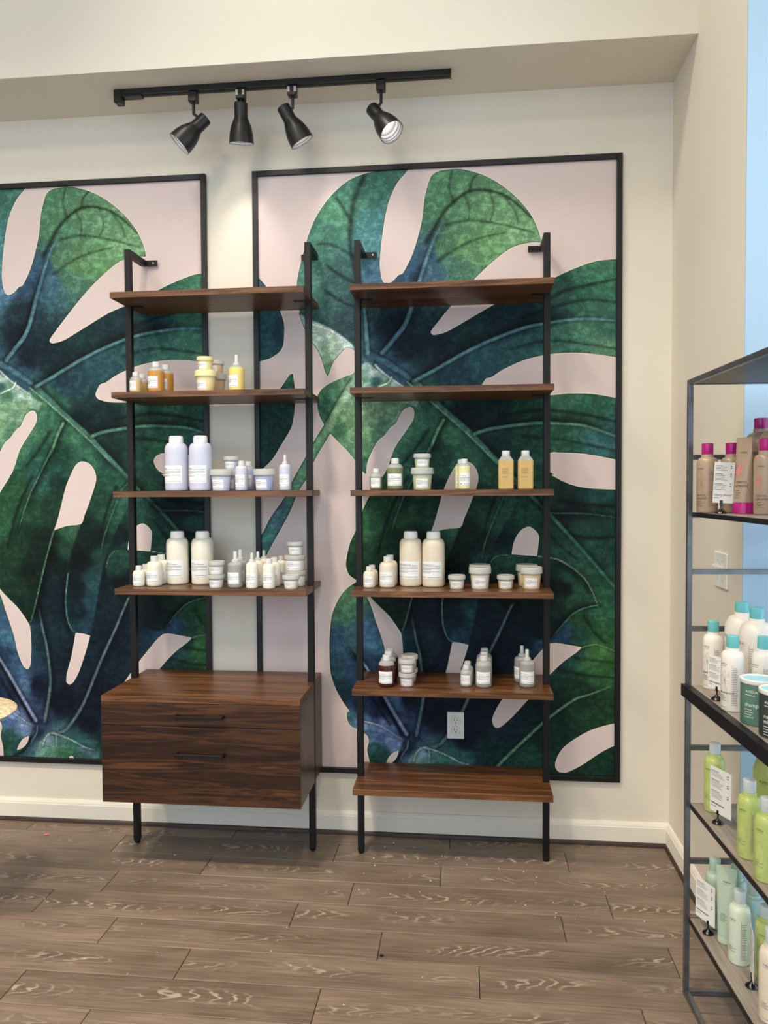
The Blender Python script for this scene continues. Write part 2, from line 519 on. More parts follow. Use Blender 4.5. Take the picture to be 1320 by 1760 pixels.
# ------------------------------------------------------------------ framed leaf prints
LEAF=[[(-216,2047),(-282,2107),(-356,2145),(-412,2159),(-446,2223),(-453,2319),(-440,2391),(-402,2522),(-364,2605),(-302,2685),(-229,2742),
(-156,2767),(-83,2777),(-59,2804),(32,2800),(11,2766),(-30,2720),(-67,2639),(-90,2522),(-103,2403),(-99,2350),(-90,2322),(-74,2312),(-49,2323),
(-24,2347),(-8,2352),(35,2434),(72,2562),(84,2656),(108,2737),(127,2755),(156,2764),(239,2764),(344,2726),(438,2658),(507,2579),(542,2508),(554,2456),
(535,2459),(507,2458),(438,2442),(367,2393),(285,2319),(204,2230),(121,2131),(107,2110),(112,2100),(124,2097),(173,2109),(262,2157),(379,2221),
(459,2251),(594,2308),(669,2341),(761,2372),(829,2379),(909,2381),(911,1978),(851,1989),(728,2009),(612,2010),(496,1989),(402,1950),(355,1920),
(331,1913),(309,1873),(314,1857),(324,1848),(367,1836),(446,1833),(601,1842),(670,1847),(763,1843),(852,1826),(911,1816),(913,1566),(853,1578),
(729,1603),(590,1610),(616,1612),(581,1604),(566,1589),(562,1574),(579,1538),(614,1518),(590,1521),(671,1479),(764,1461),(913,1456),(919,128),
(-147,85),(-156,272),(-158,312),(-168,361),(-160,399),(-165,419),(-173,428),(-210,450),(-235,461),(-249,481),(-254,506),(-251,521),(-239,523),
(-264,555),(-293,604),(-313,653),(-324,703),(-326,827),(-316,926),(-300,971),(-278,1013),(-245,1050),(-209,1075),(-210,1082),(-235,1099),(-247,1119),
(-253,1144),(-249,1182),(-234,1241),(-213,1285),(-184,1368),(-152,1434),(-83,1536),(-46,1631),(-2,1697),(32,1747),(38,1778),(33,1797),(21,1805),
(4,1800),(-11,1788),(-25,1764),(-40,1736),(-60,1722),(-89,1686),(-111,1669),(-127,1646),(-153,1594),(-163,1558),(-164,1524),(-185,1544),(-214,1588),
(-241,1622),(-274,1655),(-315,1698),(-339,1733),(-356,1762),(-366,1791),(-369,1816),(-370,1852),(-353,1881),(-328,1900),(-296,1916),(-254,1933),
(-217,1946),(-202,1970),(-204,2018)],[(-449,2211),(-418,2125),(-388,2076),(-364,2039),(-347,1997),(-335,1954),(-323,1934),(-315,1958),(-303,1989),
(-283,2015),(-263,2037),(-241,2055),(-204,2038),(-221,2067),(-282,2117),(-355,2157),(-410,2178)],[(-652,2375),(-615,2354),(-580,2314),(-548,2264),
(-521,2204),(-509,2161),(-508,2130),(-513,2072),(-530,2043),(-569,2018),(-611,2006),(-656,1990)],[(-488,1945),(-474,1952),(-464,1886),(-465,1817),
(-473,1757),(-484,1720),(-527,1651),(-565,1592),(-612,1547),(-662,1505),(-659,1801),(-583,1837),(-534,1882)],[(-190,1938),(-219,1932),(-279,1843),
(-320,1769),(-382,1672),(-413,1616),(-486,1490),(-514,1431),(-576,1345),(-607,1285),(-645,1221),(-646,1096),(-600,1174),(-577,1218),(-538,1285),
(-492,1368),(-454,1455),(-414,1516),(-383,1587),(-355,1635),(-315,1698),(-267,1780),(-235,1831),(-161,1914)]]
HOLE=[[(203,1554),(223,1574),(244,1579),(275,1566),(296,1535),(300,1493),(270,1408),(242,1340),(226,1304),(161,1296),(102,1277),(122,1332),
(161,1468)],[(507,1307),(485,1300),(468,1286),(454,1264),(443,1236),(436,1193),(539,1186),(546,1250),(545,1274),(527,1296)],[(-196,1067),(-148,1008),
(-105,965),(-69,929),(-26,868),(-18,844),(-14,770),(-19,688),(-27,667),(-36,662),(-54,674),(-80,739),(-94,806),(-113,867),(-130,916),
(-154,989)],[(192,826),(224,824),(259,815),(235,737),(202,649),(179,610),(166,599),(158,597),(148,604),(145,614),(149,648),(172,726)],[(591,827),
(661,823),(720,813),(696,790),(647,753),(593,699),(502,591),(440,520),(396,479),(380,471),(367,474),(359,488),(356,507),(371,546),(396,589),(449,665),
(530,766)],[(918,513),(848,502),(756,472),(674,421),(639,387),(620,352),(613,323),(618,306),(627,296),(641,292),(662,294),(721,326),(791,377),
(849,409),(918,429)],[(-93,297),(-81,325),(-67,345),(-50,357),(-34,364),(-37,346),(-48,325),(-68,307)],[(149,254),(149,270),(158,280),(166,280),
(176,268),(176,255)]]
VEIN=[(13,(62,112,128),10,0.5,[(-155,2027),(-87,1992),(-15,1947),(38,1907)]),(12,(66,122,108),12,0.45,[(38,1907),(105,1842),(153,1793),(277,1684),
(319,1638),(414,1539),(508,1439)]),(7,(45,105,92),10,0.45,[(508,1439),(590,1357),(730,1201),(846,1064),(904,998)]),(2.6,(140,190,152),0,0,[(9,1906),
(105,1825),(277,1669),(390,1551)]),(8,(78,128,142),8,0.5,[(-155,2027),(-160,2118),(-166,2190),(-183,2311)]),(8.5,(76,126,140),9,0.5,[(-94,2028),
(-51,2079),(-2,2138),(27,2209),(47,2279),(71,2350),(95,2420),(114,2471),(136,2517),(167,2563)]),(7,(80,132,138),9,0.5,[(38,1910),(118,1951),
(201,1997),(284,2040),(379,2080),(496,2119),(624,2139),(727,2146),(851,2135),(910,2122)]),(6.5,(84,140,118),9,0.5,[(284,1688),(331,1704),(379,1713),
(484,1726),(555,1730),(636,1726),(729,1716),(853,1672),(912,1648)]),(2.5,(55,95,95),12,0.7,[(555,1391),(590,1365),(660,1362),(741,1360),(845,1345),
(914,1336)]),(6,(95,155,115),8,0.5,[(158,1747),(129,1693),(100,1621),(85,1602)]),(3.5,(65,120,100),8,0.6,[(100,1633),(85,1602),(24,1491),(-10,1426),
(-42,1344),(-62,1278)]),(4,(50,105,85),8,0.6,[(496,1451),(449,1486),(419,1458),(404,1432),(361,1329),(324,1228),(314,1163)]),(6.5,(84,110,122),
9,0.5,[(89,374),(144,399),(221,512),(305,703),(380,857),(434,977),(448,992)]),(6.5,(82,110,122),9,0.5,[(41,430),(56,508),(66,560),(72,621),(57,767),
(42,831),(24,930)]),(7,(132,146,186),11,0.7,[(0,434),(-49,514),(-110,619),(-163,704),(-200,758)]),(6,(92,142,108),7,0.4,[(342,252),(382,315),
(468,403),(594,524),(697,601),(743,616),(859,664)]),(2.5,(95,150,120),0,0,[(102,1278),(65,1160),(26,1016),(-4,904),(-21,859)]),(2.5,(85,150,150),
4,0.5,[(163,1089),(150,984),(154,897),(171,846),(192,828),(259,817)]),(1.6,(180,215,175),5,0.3,[(544,1186),(590,1179),(625,1172),(684,1136),
(730,1094),(758,1047),(777,999),(786,975)]),(1.6,(90,145,115),4,0.4,[(338,1115),(347,1151),(362,1175),(385,1188),(438,1190)]),(3,(70,125,105),
6,0.7,[(784,987),(731,975),(684,950),(640,902),(598,846)]),(2.2,(120,170,95),4,0.4,[(720,812),(743,820),(778,825),(824,812),(859,793),(905,763)]),
(3,(170,190,225),5,0.6,[(-180,483),(-145,476),(-108,465),(-47,427),(-12,408)]),(2,(70,90,140),0,0,[(-180,441),(-121,435),(-59,417),(-17,408)]),
(3,(110,135,160),5,0.5,[(5,406),(2,377),(-18,346),(-27,319)]),(4,(150,180,190),6,0.4,[(29,321),(41,356),(66,379),(88,379),(95,352),(93,313)]),
(3,(160,195,195),5,0.4,[(71,379),(112,370),(173,347),(221,322),(274,309)]),(4,(215,235,225),4,0.35,[(-124,1980),(-112,1966),(-68,1929),(-15,1892),
(21,1867)]),(3.5,(225,240,225),3,0.3,[(-56,1928),(-68,1907),(-100,1893),(-137,1877)]),(4,(225,240,235),0,0,[(-410,2161),(-331,2135),(-258,2092),
(-216,2055)])]
DARKV=[(6,0.55,[(92,2477),(134,2550),(161,2594),(202,2635),(268,2676),(347,2673),(425,2642),(514,2560)]),(5,0.4,[(268,2676),(277,2718),(309,2749)]),
(5,0.35,[(202,2635),(184,2697),(196,2759)]),(5,0.4,[(173,2544),(266,2558),(397,2535),(526,2498)]),(5,0.35,[(138,2400),(264,2471),(409,2503)]),
(4,0.3,[(347,2673),(366,2603),(350,2554)]),(4,0.3,[(399,2658),(450,2587),(462,2542)]),(4,0.3,[(242,2665),(267,2607),(261,2558)]),(10,0.5,[(-168,2751),
(-205,2669),(-222,2575),(-223,2455),(-195,2335),(-164,2190),(-153,2070)]),(6,0.4,[(-222,2575),(-266,2648),(-283,2673)]),(6,0.35,[(-216,2431),
(-304,2482),(-365,2485)]),(7,0.4,[(-195,2311),(-280,2362),(-329,2399)]),(7,0.4,[(-178,2215),(-256,2241),(-330,2291)]),(7,0.45,[(554,2216),(646,2260),
(738,2280),(852,2300)]),(6,0.4,[(484,2160),(624,2202),(738,2222),(853,2207)]),(6,0.4,[(438,2032),(577,2063),(716,2048),(853,2022)]),
(7,0.5,[(390,1761),(555,1782),(717,1763),(855,1730)]),(6,0.4,[(485,1676),(625,1663),(855,1613)]),(7,0.5,[(625,1414),(741,1395),(856,1390)]),
(7,0.5,[(672,1272),(765,1260),(857,1267)]),(6,0.4,[(555,1319),(625,1236),(695,1177)]),(7,0.5,[(93,1705),(44,1634),(-17,1562)]),(7,0.5,[(248,1584),
(188,1488),(152,1416)]),(7,0.5,[(390,1463),(355,1391),(319,1271)]),(6,0.5,[(7,1513),(-66,1368),(-116,1198)]),(6,0.4,[(731,939),(766,880),(812,833)]),
(6,0.4,[(626,722),(720,700),(859,690)]),(6,0.4,[(685,771),(766,760),(859,750)]),(5,0.6,[(-224,1922),(-279,1841),(-322,1766),(-382,1670)]),
(6,0.6,[(-11,397),(-34,337),(-62,297),(-112,269),(-151,252)]),(8,0.7,[(-107,596),(-66,523),(-22,433)]),(8,0.5,[(-193,681),(-144,583),(-71,473)])]
TINT=[(-328,2531,70,130,112),(-229,2670,75,140,118),(-132,2690,62,122,105),(-133,2476,80,148,155),(-256,2337,60,110,105),(-403,2342,82,142,125),
(-330,2219,58,105,102),(-233,2144,45,78,85),(-110,2332,80,130,165),(-120,2570,72,140,140),(-291,2601,85,150,118),(-183,2239,50,90,98),
(250,2672,95,150,105),(391,2619,110,165,115),(484,2522,120,172,120),(155,2630,80,140,100),(107,2419,50,88,115),(47,2350,45,85,118),
(250,2438,98,150,98),(202,2369,75,130,105),(367,2457,105,165,105),(179,2722,85,145,105),(438,2477,125,180,125),(-14,2234,25,50,62),
(-38,2139,15,37,46),(131,2348,60,110,130),(155,2441,82,135,98),(715,2258,45,105,85),(784,2325,60,125,95),(716,2072,70,130,105),(808,2023,95,150,115),
(484,2054,45,95,100),(320,1987,35,85,95),(201,1942,30,68,82),(367,2175,20,50,58),(130,2063,15,40,48),(10,2042,14,34,46),(484,2218,20,50,60),
(623,2261,35,85,75),(624,2050,60,118,100),(577,2180,30,75,75),(249,2131,22,55,55),(177,1943,25,60,75),(461,2125,25,60,66),(830,2115,55,115,95),
(367,1797,15,45,46),(717,1779,35,95,75),(786,1649,50,105,105),(485,1653,25,75,60),(647,1815,55,115,90),(248,1751,10,30,38),(625,1651,40,100,75),
(484,1783,28,80,65),(390,1630,16,50,46),(625,1438,15,45,42),(787,1390,15,50,46),(811,1225,20,64,58),(555,1438,30,85,68),(695,1367,10,30,36),
(719,1058,25,75,55),(812,940,38,98,66),(835,1012,30,90,60),(718,1296,22,70,62),(787,1414,22,70,66),(649,1129,26,78,68),(718,1201,30,85,72),
(105,1801,48,112,84),(45,1826,60,120,92),(248,1584,48,110,84),(152,1608,25,72,58),(414,1367,20,60,52),(367,1487,32,88,70),(56,1561,32,92,74),
(-17,1392,15,55,48),(-115,1320,20,62,48),(-190,1197,22,72,52),(6,1198,10,36,38),(151,1247,15,60,46),(247,1175,8,25,32),(390,1248,8,30,32),
(485,1367,26,78,62),(201,1692,55,120,85),(104,1440,12,42,40),(248,1368,10,36,36),(414,1176,18,62,52),(461,1140,14,48,44),(319,1103,8,28,32),
(5,1003,12,36,42),(126,956,10,32,44),(247,957,10,30,42),(485,1032,10,35,42),(626,1057,18,62,50),(684,986,24,76,54),(485,888,8,28,40),
(366,813,8,26,40),(579,937,10,38,42),(708,927,24,74,46),(801,868,34,90,46),(649,854,30,72,105),(603,841,30,70,110),(696,843,26,72,60),
(813,725,42,100,48),(789,785,60,120,60),(-266,951,60,112,82),(-240,1025,80,132,92),(-292,827,40,80,110),(-243,704,36,68,105),(-305,703,30,75,88),
(-268,605,20,55,68),(-167,854,50,95,132),(-144,731,32,62,95),(-194,557,25,42,78),(-118,805,60,115,140),(-217,828,45,90,100),(-120,534,24,42,82),
(-46,585,70,110,150),(-82,658,50,90,125),(3,586,10,22,45),(150,712,10,28,44),(125,516,8,18,38),(294,544,9,22,40),(437,427,15,42,52),
(556,551,10,36,42),(720,603,20,55,38),(790,533,24,64,42),(485,355,26,72,56),(814,293,15,55,42),(603,431,15,50,42),(246,421,9,20,40),
(342,375,16,50,48),(53,784,16,48,58),(-195,458,85,125,180),(-121,422,80,118,175),(-96,455,105,130,180),(-146,360,48,100,92),(-96,336,32,78,72),
(-57,392,100,135,190),(100,343,70,128,128),(51,334,95,150,150),(221,332,40,92,92),(2,377,25,42,68),(15,426,40,60,95),(173,338,45,100,100),
(-232,486,60,120,130),(-259,1875,85,148,105),(-333,1832,45,105,82),(-297,1807,55,115,88),(-236,1734,120,172,118),(-273,1722,65,125,85),
(-175,1660,105,165,112),(-138,1708,100,155,118),(-113,1804,95,150,110),(-15,1827,105,160,118),(-163,1587,50,122,98),(-64,1755,85,145,105),
(57,1826,60,125,90),(-155,1993,60,105,125),(-112,2007,45,90,112),(-15,1935,45,92,115),(-591,2203,30,85,100),(-529,2128,22,66,82),(-580,2056,28,80,85),
(-603,2300,45,100,115),(-507,1860,20,68,60),(-559,1714,16,58,52),(-494,1920,35,95,75),(-610,1616,18,62,55)]
STEMT=[(-235,1879,160,205,165),(-297,1771,130,180,130),(-359,1674,115,175,125),(-410,1565,105,170,130),(-474,1455,96,158,134),(-537,1357,78,128,138),
(-589,1258,75,135,130),(-628,1171,70,130,120)]
OVER=[(3,[(-449,2211),(-418,2125),(-388,2076),(-364,2039),(-347,1997),(-335,1954),(-323,1934),(-315,1958),(-303,1989),(-283,2015),(-263,2037),
(-241,2055),(-204,2038),(-221,2067),(-282,2117),(-355,2157),(-410,2178)],[(-381,2112,190,222,200),(-417,2149,170,210,190),(-344,2026,150,192,155),
(-325,1953,95,150,105),(-258,2080,205,230,222),(-295,2074,180,214,192),(-341,2111,200,226,212)]),(4,[(-136,1973),(-68,1929),(9,1872),(62,1835),
(47,1802),(9,1817),(-16,1793),(-40,1736),(-89,1686),(-128,1645),(-153,1594),(-164,1514),(-215,1576),(-276,1642),(-356,1748),(-383,1833),(-358,1896),
(-296,1929),(-205,1960),(-165,1993)],[(-333,1832,44,100,80),(-296,1875,70,132,98),(-259,1884,92,150,108),(-273,1722,62,120,84),
(-235,1758,118,165,116),(-206,1697,128,172,118),(-236,1649,110,165,118),(-166,1805,150,188,142),(-137,1744,122,168,128),(-175,1636,92,150,108),
(-158,1563,46,112,92),(-113,1804,132,176,138),(-64,1792,120,166,128),(-89,1720,84,140,108),(-15,1827,128,172,134),(-124,1913,52,112,108),
(-100,1881,74,132,98),(-68,1909,120,165,140),(-15,1880,170,205,188),(21,1860,158,196,172),(-136,1945,196,220,208),(-173,1950,150,196,182),
(-161,1902,140,190,168),(-112,1949,176,208,198),(-39,1895,176,210,200),(-137,1853,118,168,138)]),(3,[(-312,1358),(-198,1487),(22,1563),(152,1459),
(122,1332),(102,1278),(65,1160),(26,1016),(-4,904),(-21,859),(-41,887),(-94,954),(-156,1015),(-264,1099)],[(46,1486,40,100,84),(-64,1435,34,84,52),
(83,1383,24,62,46),(-41,1255,18,52,34),(39,1229,12,34,28),(-98,1152,24,62,40),(-18,1101,10,28,24),(-74,1023,20,54,36),(-26,946,14,40,32),
(-149,1306,40,96,60),(-26,1357,30,78,48),(-140,1100,22,60,42),(8,1050,12,34,28),(126,1485,18,50,44)]),(3,[(242,1339),(226,1304),(186,1204),(163,1089),
(150,984),(154,897),(171,846),(192,828),(259,817),(285,924),(309,1052),(343,1179),(401,1306),(455,1407),(404,1471),(299,1489)],[(254,1268,12,36,30),
(225,1153,7,20,20),(191,1026,8,24,28),(208,923,10,34,42),(233,842,22,58,74),(270,950,26,68,82),(290,1052,30,72,78),(311,1167,24,64,58),
(280,1230,10,28,26),(362,1357,34,88,68),(403,1412,40,96,78),(323,1407,26,70,52)]),(5,[(102,1278),(161,1296),(226,1304),(200,1243),(172,1166),
(144,1089),(104,1089),(76,1178)],[(153,1276,44,96,66),(201,1291,50,104,72),(120,1242,30,74,48),(151,1191,26,64,44),(131,1115,10,28,28),
(97,1153,10,28,26)]),(3,[(338,1098),(347,1151),(366,1178),(438,1190),(544,1186),(625,1172),(684,1136),(730,1094),(758,1047),(786,975),(731,975),
(684,950),(640,902),(598,846),(520,852),(414,959),(362,1031)],[(366,1139,22,66,56),(438,1161,28,78,62),(520,1157,24,70,58),(590,1141,16,50,46),
(661,1110,28,80,66),(719,1058,36,92,72),(761,999,52,112,86),(707,998,32,84,62),(649,1057,10,30,34),(579,1057,7,20,26),(485,1080,7,20,24),
(626,962,18,50,46),(556,913,7,24,34),(684,986,30,78,60),(414,1031,6,20,26),(603,889,12,36,42)]),(4,[(-229,506),(-209,492),(-145,479),(-108,465),
(-47,430),(-7,408),(-17,364),(-49,350),(-87,302),(-156,260),(-168,361),(-160,399),(-210,452)],[(-190,468,110,140,188),(-120,455,118,146,196),
(-59,422,126,154,200),(-121,420,78,116,176),(-57,387,104,138,188),(-165,421,70,118,150),(-133,372,44,92,92),(-96,346,36,84,80),(-146,322,28,76,62),
(-32,380,110,140,184)]),(5,[(-13,252),(9,320),(36,360),(71,381),(112,373),(173,350),(226,322),(289,300),(289,238),(-13,227)],[(39,333,120,168,160),
(71,361,120,150,180),(63,312,92,146,130),(112,343,70,124,118),(161,330,56,112,100),(221,312,70,110,130),(124,294,60,120,80),(197,284,44,96,84)])]
SIDE=[(34,0.75,1,[(102,1278),(65,1160),(26,1016),(-4,904),(-21,859)]),(24,0.6,-1,[(163,1089),(150,984),(154,897),(171,846),(192,828)]),
(26,0.6,-1,[(625,1172),(684,1136),(730,1094),(758,1047),(786,975)]),(24,0.6,-1,[(786,975),(731,975),(684,950),(640,902),(598,846)]),
(26,0.55,1,[(38,1910),(153,1793),(319,1638),(508,1439),(730,1201),(881,1012)]),(40,0.6,1,[(38,1910),(201,1997),(379,2080),(496,2119),(624,2139),
(727,2146)]),(30,0.5,1,[(-94,2028),(-2,2138),(27,2209),(71,2350),(95,2420)]),(34,0.55,1,[(284,1688),(379,1713),(555,1730),(729,1716),(853,1672)]),
(26,0.5,1,[(158,1747),(100,1621),(24,1491),(-42,1344)]),(26,0.5,1,[(434,977),(305,703),(144,399)]),(26,0.5,1,[(24,930),(57,767),(72,621),(41,430)]),
(24,0.8,-1,[(-230,788),(-163,704),(-110,619),(-49,514),(0,434)])]
def seg_dist(P, pts, closed, full=False):
    A = np.array(pts, float)
    B = np.roll(A, -1, 0) if closed else A[1:]
    A = A if closed else A[:-1]
    best = np.full(len(P), 1e12)
    frac = np.zeros(len(P)); side = np.zeros(len(P))
    for i, (a, b) in enumerate(zip(A, B)):
        d = b - a
        L = max(d @ d, 1e-9)
        e = P - a
        t = np.clip((e @ d) / L, 0, 1)
        q = e - t[:, None] * d
        dd = (q * q).sum(1)
        m = dd < best
        best = np.where(m, dd, best)
        if full:
            frac = np.where(m, (i + t) / len(A), frac)
            side = np.where(m, np.sign(d[0] * e[:, 1] - d[1] * e[:, 0]), side)
    if full:
        return np.sqrt(best), frac, side
    return np.sqrt(best)
def inside(P, pts):
    A = np.array(pts, float); B = np.roll(A, -1, 0)
    c = np.zeros(len(P), bool)
    for a, b in zip(A, B):
        if a[1] == b[1]:
            continue
        m = (a[1] > P[:, 1]) != (b[1] > P[:, 1])
        xi = (b[0] - a[0]) * (P[:, 1] - a[1]) / (b[1] - a[1]) + a[0]
        c ^= m & (P[:, 0] < xi)
    return c
def smooth_poly(pts, closed, n=3):
    """Catmull-Rom through the traced points"""
    P = [np.array(p, float) for p in pts]; N = len(P); out = []
    rng = range(N) if closed else range(N - 1)
    for i in rng:
        if closed:
            p0, p1, p2, p3 = P[i - 1], P[i], P[(i + 1) % N], P[(i + 2) % N]
        else:
            p0, p1, p2, p3 = P[max(i - 1, 0)], P[i], P[i + 1], P[min(i + 2, N - 1)]
        def sharp(a, b, c):
            u, v = b - a, c - b
            return (u @ v) < 0.25 * np.linalg.norm(u) * np.linalg.norm(v)
        s1 = 0.0 if sharp(p0, p1, p2) else 0.5
        s2 = 0.0 if sharp(p1, p2, p3) else 0.5
        lim = np.linalg.norm(p2 - p1)
        m1 = s1 * (p2 - p0); m2 = s2 * (p3 - p1)
        for m in (m1, m2):
            l = np.linalg.norm(m)
            if l > lim: m *= lim / l
        for k in range(n):
            t = k / n
            out.append((2*t**3-3*t**2+1)*p1 + (t**3-2*t**2+t)*m1 + (-2*t**3+3*t**2)*p2 + (t**3-t**2)*m2)
    if not closed: out.append(P[-1])
    return out
S_LEAF = [smooth_poly(p, True) for p in LEAF]
S_HOLE = [smooth_poly(p, True) for p in HOLE]
def lin(c):
    c = np.array(c, float) / 255
    return np.where(c <= .04045, c / 12.92, ((c + .055) / 1.055) ** 2.4)
def idw(P, pts, pw=4.0):
    num = np.zeros((len(P), 3)); den = np.zeros(len(P))
    for x, z, r, g, b in pts:
        d2 = (P[:, 0] - x) ** 2 + (P[:, 1] - z) ** 2 + 90.0
        w = d2 ** (-pw / 2)
        num += w[:, None] * np.array([r, g, b], float)
        den += w
    return num / den[:, None] / 255.0
def paint(P):
    """print position (mm) -> signed distance to the leaf outline and the painted leaf colour"""
    sd = np.full(len(P), -1e9); stem = None
    lo = P.min(0); hi = P.max(0)
    for i, poly in enumerate(S_LEAF):
        d = seg_dist(P, poly, True); d = np.where(inside(P, poly), d, -d)
        if i == len(S_LEAF) - 1: stem = d
        sd = np.maximum(sd, d)
    for poly in S_HOLE:
        d = seg_dist(P, poly, True); d = np.where(inside(P, poly), -d, d)
        sd = np.minimum(sd, d)
    sd = np.where(stem > -4, np.maximum(sd, stem), sd)
    col = idw(P, TINT)
    for e, poly, tints in OVER:
        pa = np.array(poly); m0 = ((P > pa.min(0) - 20) & (P < pa.max(0) + 20)).all(1)
        if not m0.any(): continue
        Q = P[m0]; sp = smooth_poly(poly, True)
        d = seg_dist(Q, sp, True); d = np.where(inside(Q, sp), d, -d)
        m = np.clip(d / (2 * e) + .5, 0, 1)[:, None]
        col[m0] = col[m0] * (1 - m) + idw(Q, tints) * m
    def near(pts, w):
        pa = np.array(pts); return ((P > pa.min(0) - w) & (P < pa.max(0) + w)).all(1)
    for w, k, s, pts in SIDE:
        m0 = near(pts, w * 3)
        if not m0.any(): continue
        d, fr, sd_ = seg_dist(P[m0], smooth_poly(pts, False), False, True)
        m = k * np.exp(-(d / w) ** 2) * (sd_ * s > 0) * np.clip((1 - fr) * 4, 0, 1) * np.clip(fr * 8 + .3, 0, 1)
        col[m0] *= (1 - m)[:, None]
    for w, k, pts in DARKV:
        m0 = near(pts, w * 5)
        if not m0.any(): continue
        d, fr, _ = seg_dist(P[m0], smooth_poly(pts, False), False, True)
        m = k * np.exp(-(d / (w * (1.5 - .7 * fr))) ** 2)
        col[m0] *= (1 - m)[:, None]
    for w, c, h, k, pts in VEIN:
        m0 = near(pts, w * 2 + h * 4 + 10)
        if not m0.any(): continue
        d, fr, _ = seg_dist(P[m0], smooth_poly(pts, False), False, True)
        cc = col[m0]
        we = w * (1.05 - .55 * fr ** 2)
        if h:
            m = k * .7 * np.exp(-np.maximum(d - we, 0) ** 2 / (h * 1.1) ** 2) * (1 - .5 * fr)
            cc *= (1 - m)[:, None]
        m = (np.clip((we + 2.0 - d) / 4.0, 0, 1) * np.clip((1 - fr) * 6 + .25, 0, 1))[:, None]
        shade = 1.0 + 0.14 * np.clip((we[:, None] * .5 - d[:, None]) / we[:, None], -1, 1)
        col[m0] = cc * (1 - m) + m * np.array(c) / 255.0 * shade
    st = idw(P, STEMT)
    edge = np.clip(stem / 14.0, 0, 1)[:, None]
    st = st * (0.72 + 0.28 * edge)
    m = np.clip((stem + 2) / 4.0, 0, 1)[:, None]
    col = col * (1 - m) + st * m
    return sd, lin(np.clip(col * 255, 0, 255))

def print_mat():
    t = NT('leaf_print_on_pink')
    ac = t.n('ShaderNodeAttribute', attribute_name='leaf_colour')
    asd = t.n('ShaderNodeAttribute', attribute_name='leaf_edge')
    sd = asd.outputs['Fac']
    v = t.coords((1, 1, 1))
    blot = t.noise(t.coords((1, 1, 1.25)), 30, 6, 0.70, 0.2)
    mid = t.noise(v, 120, 3, 0.6)
    fine = t.noise(v, 420, 2)
    patch = t.math('MULTIPLY', t.math('SUBTRACT', blot, 0.47), 7.0, clamp=True)
    f = t.math('ADD', t.math('MULTIPLY', patch, 0.42), t.math('ADD', t.math('MULTIPLY', mid, 0.55), t.math('MULTIPLY', fine, 0.25)))
    k = t.math('MAXIMUM', t.math('MULTIPLY_ADD', f, 1.35, 0.14), 0.3)
    hs = t.n('ShaderNodeHueSaturation'); hs.inputs['Saturation'].default_value = 0.90
    t.l(ac.outputs['Color'], hs.inputs['Color'])
    sc = t.n('ShaderNodeVectorMath', operation='SCALE'); t.l(hs.outputs[0], sc.inputs[0]); t.l(k, sc.inputs[3])
    pk = t.noise(v, 500, 2)
    pink = t.ramp(pk, [(0.3, s2l((217, 198, 194))), (0.7, s2l((223, 205, 201)))])
    # thin pale rim just outside the leaf, thin dark rim just inside
    rim_d = t.math('MULTIPLY', t.math('LESS_THAN', sd, 3.0), 0.55)
    leaf = t.mix(rim_d, sc.outputs[0], s2l((18, 38, 36)))
    rim_p = t.math('MULTIPLY', t.math('GREATER_THAN', sd, -3.2), 0.7)
    pk2 = t.mix(rim_p, pink, s2l((236, 228, 200)))
    fac = t.math('MULTIPLY_ADD', sd, 0.7, 0.5, clamp=True)
    col = t.mix(fac, pk2, leaf)
    t.bsdf(col, 0.6, bump=fine, bump_s=0.05, bump_d=0.0005, spec=0.14)
    return t.m
M_PRINT = print_mat()

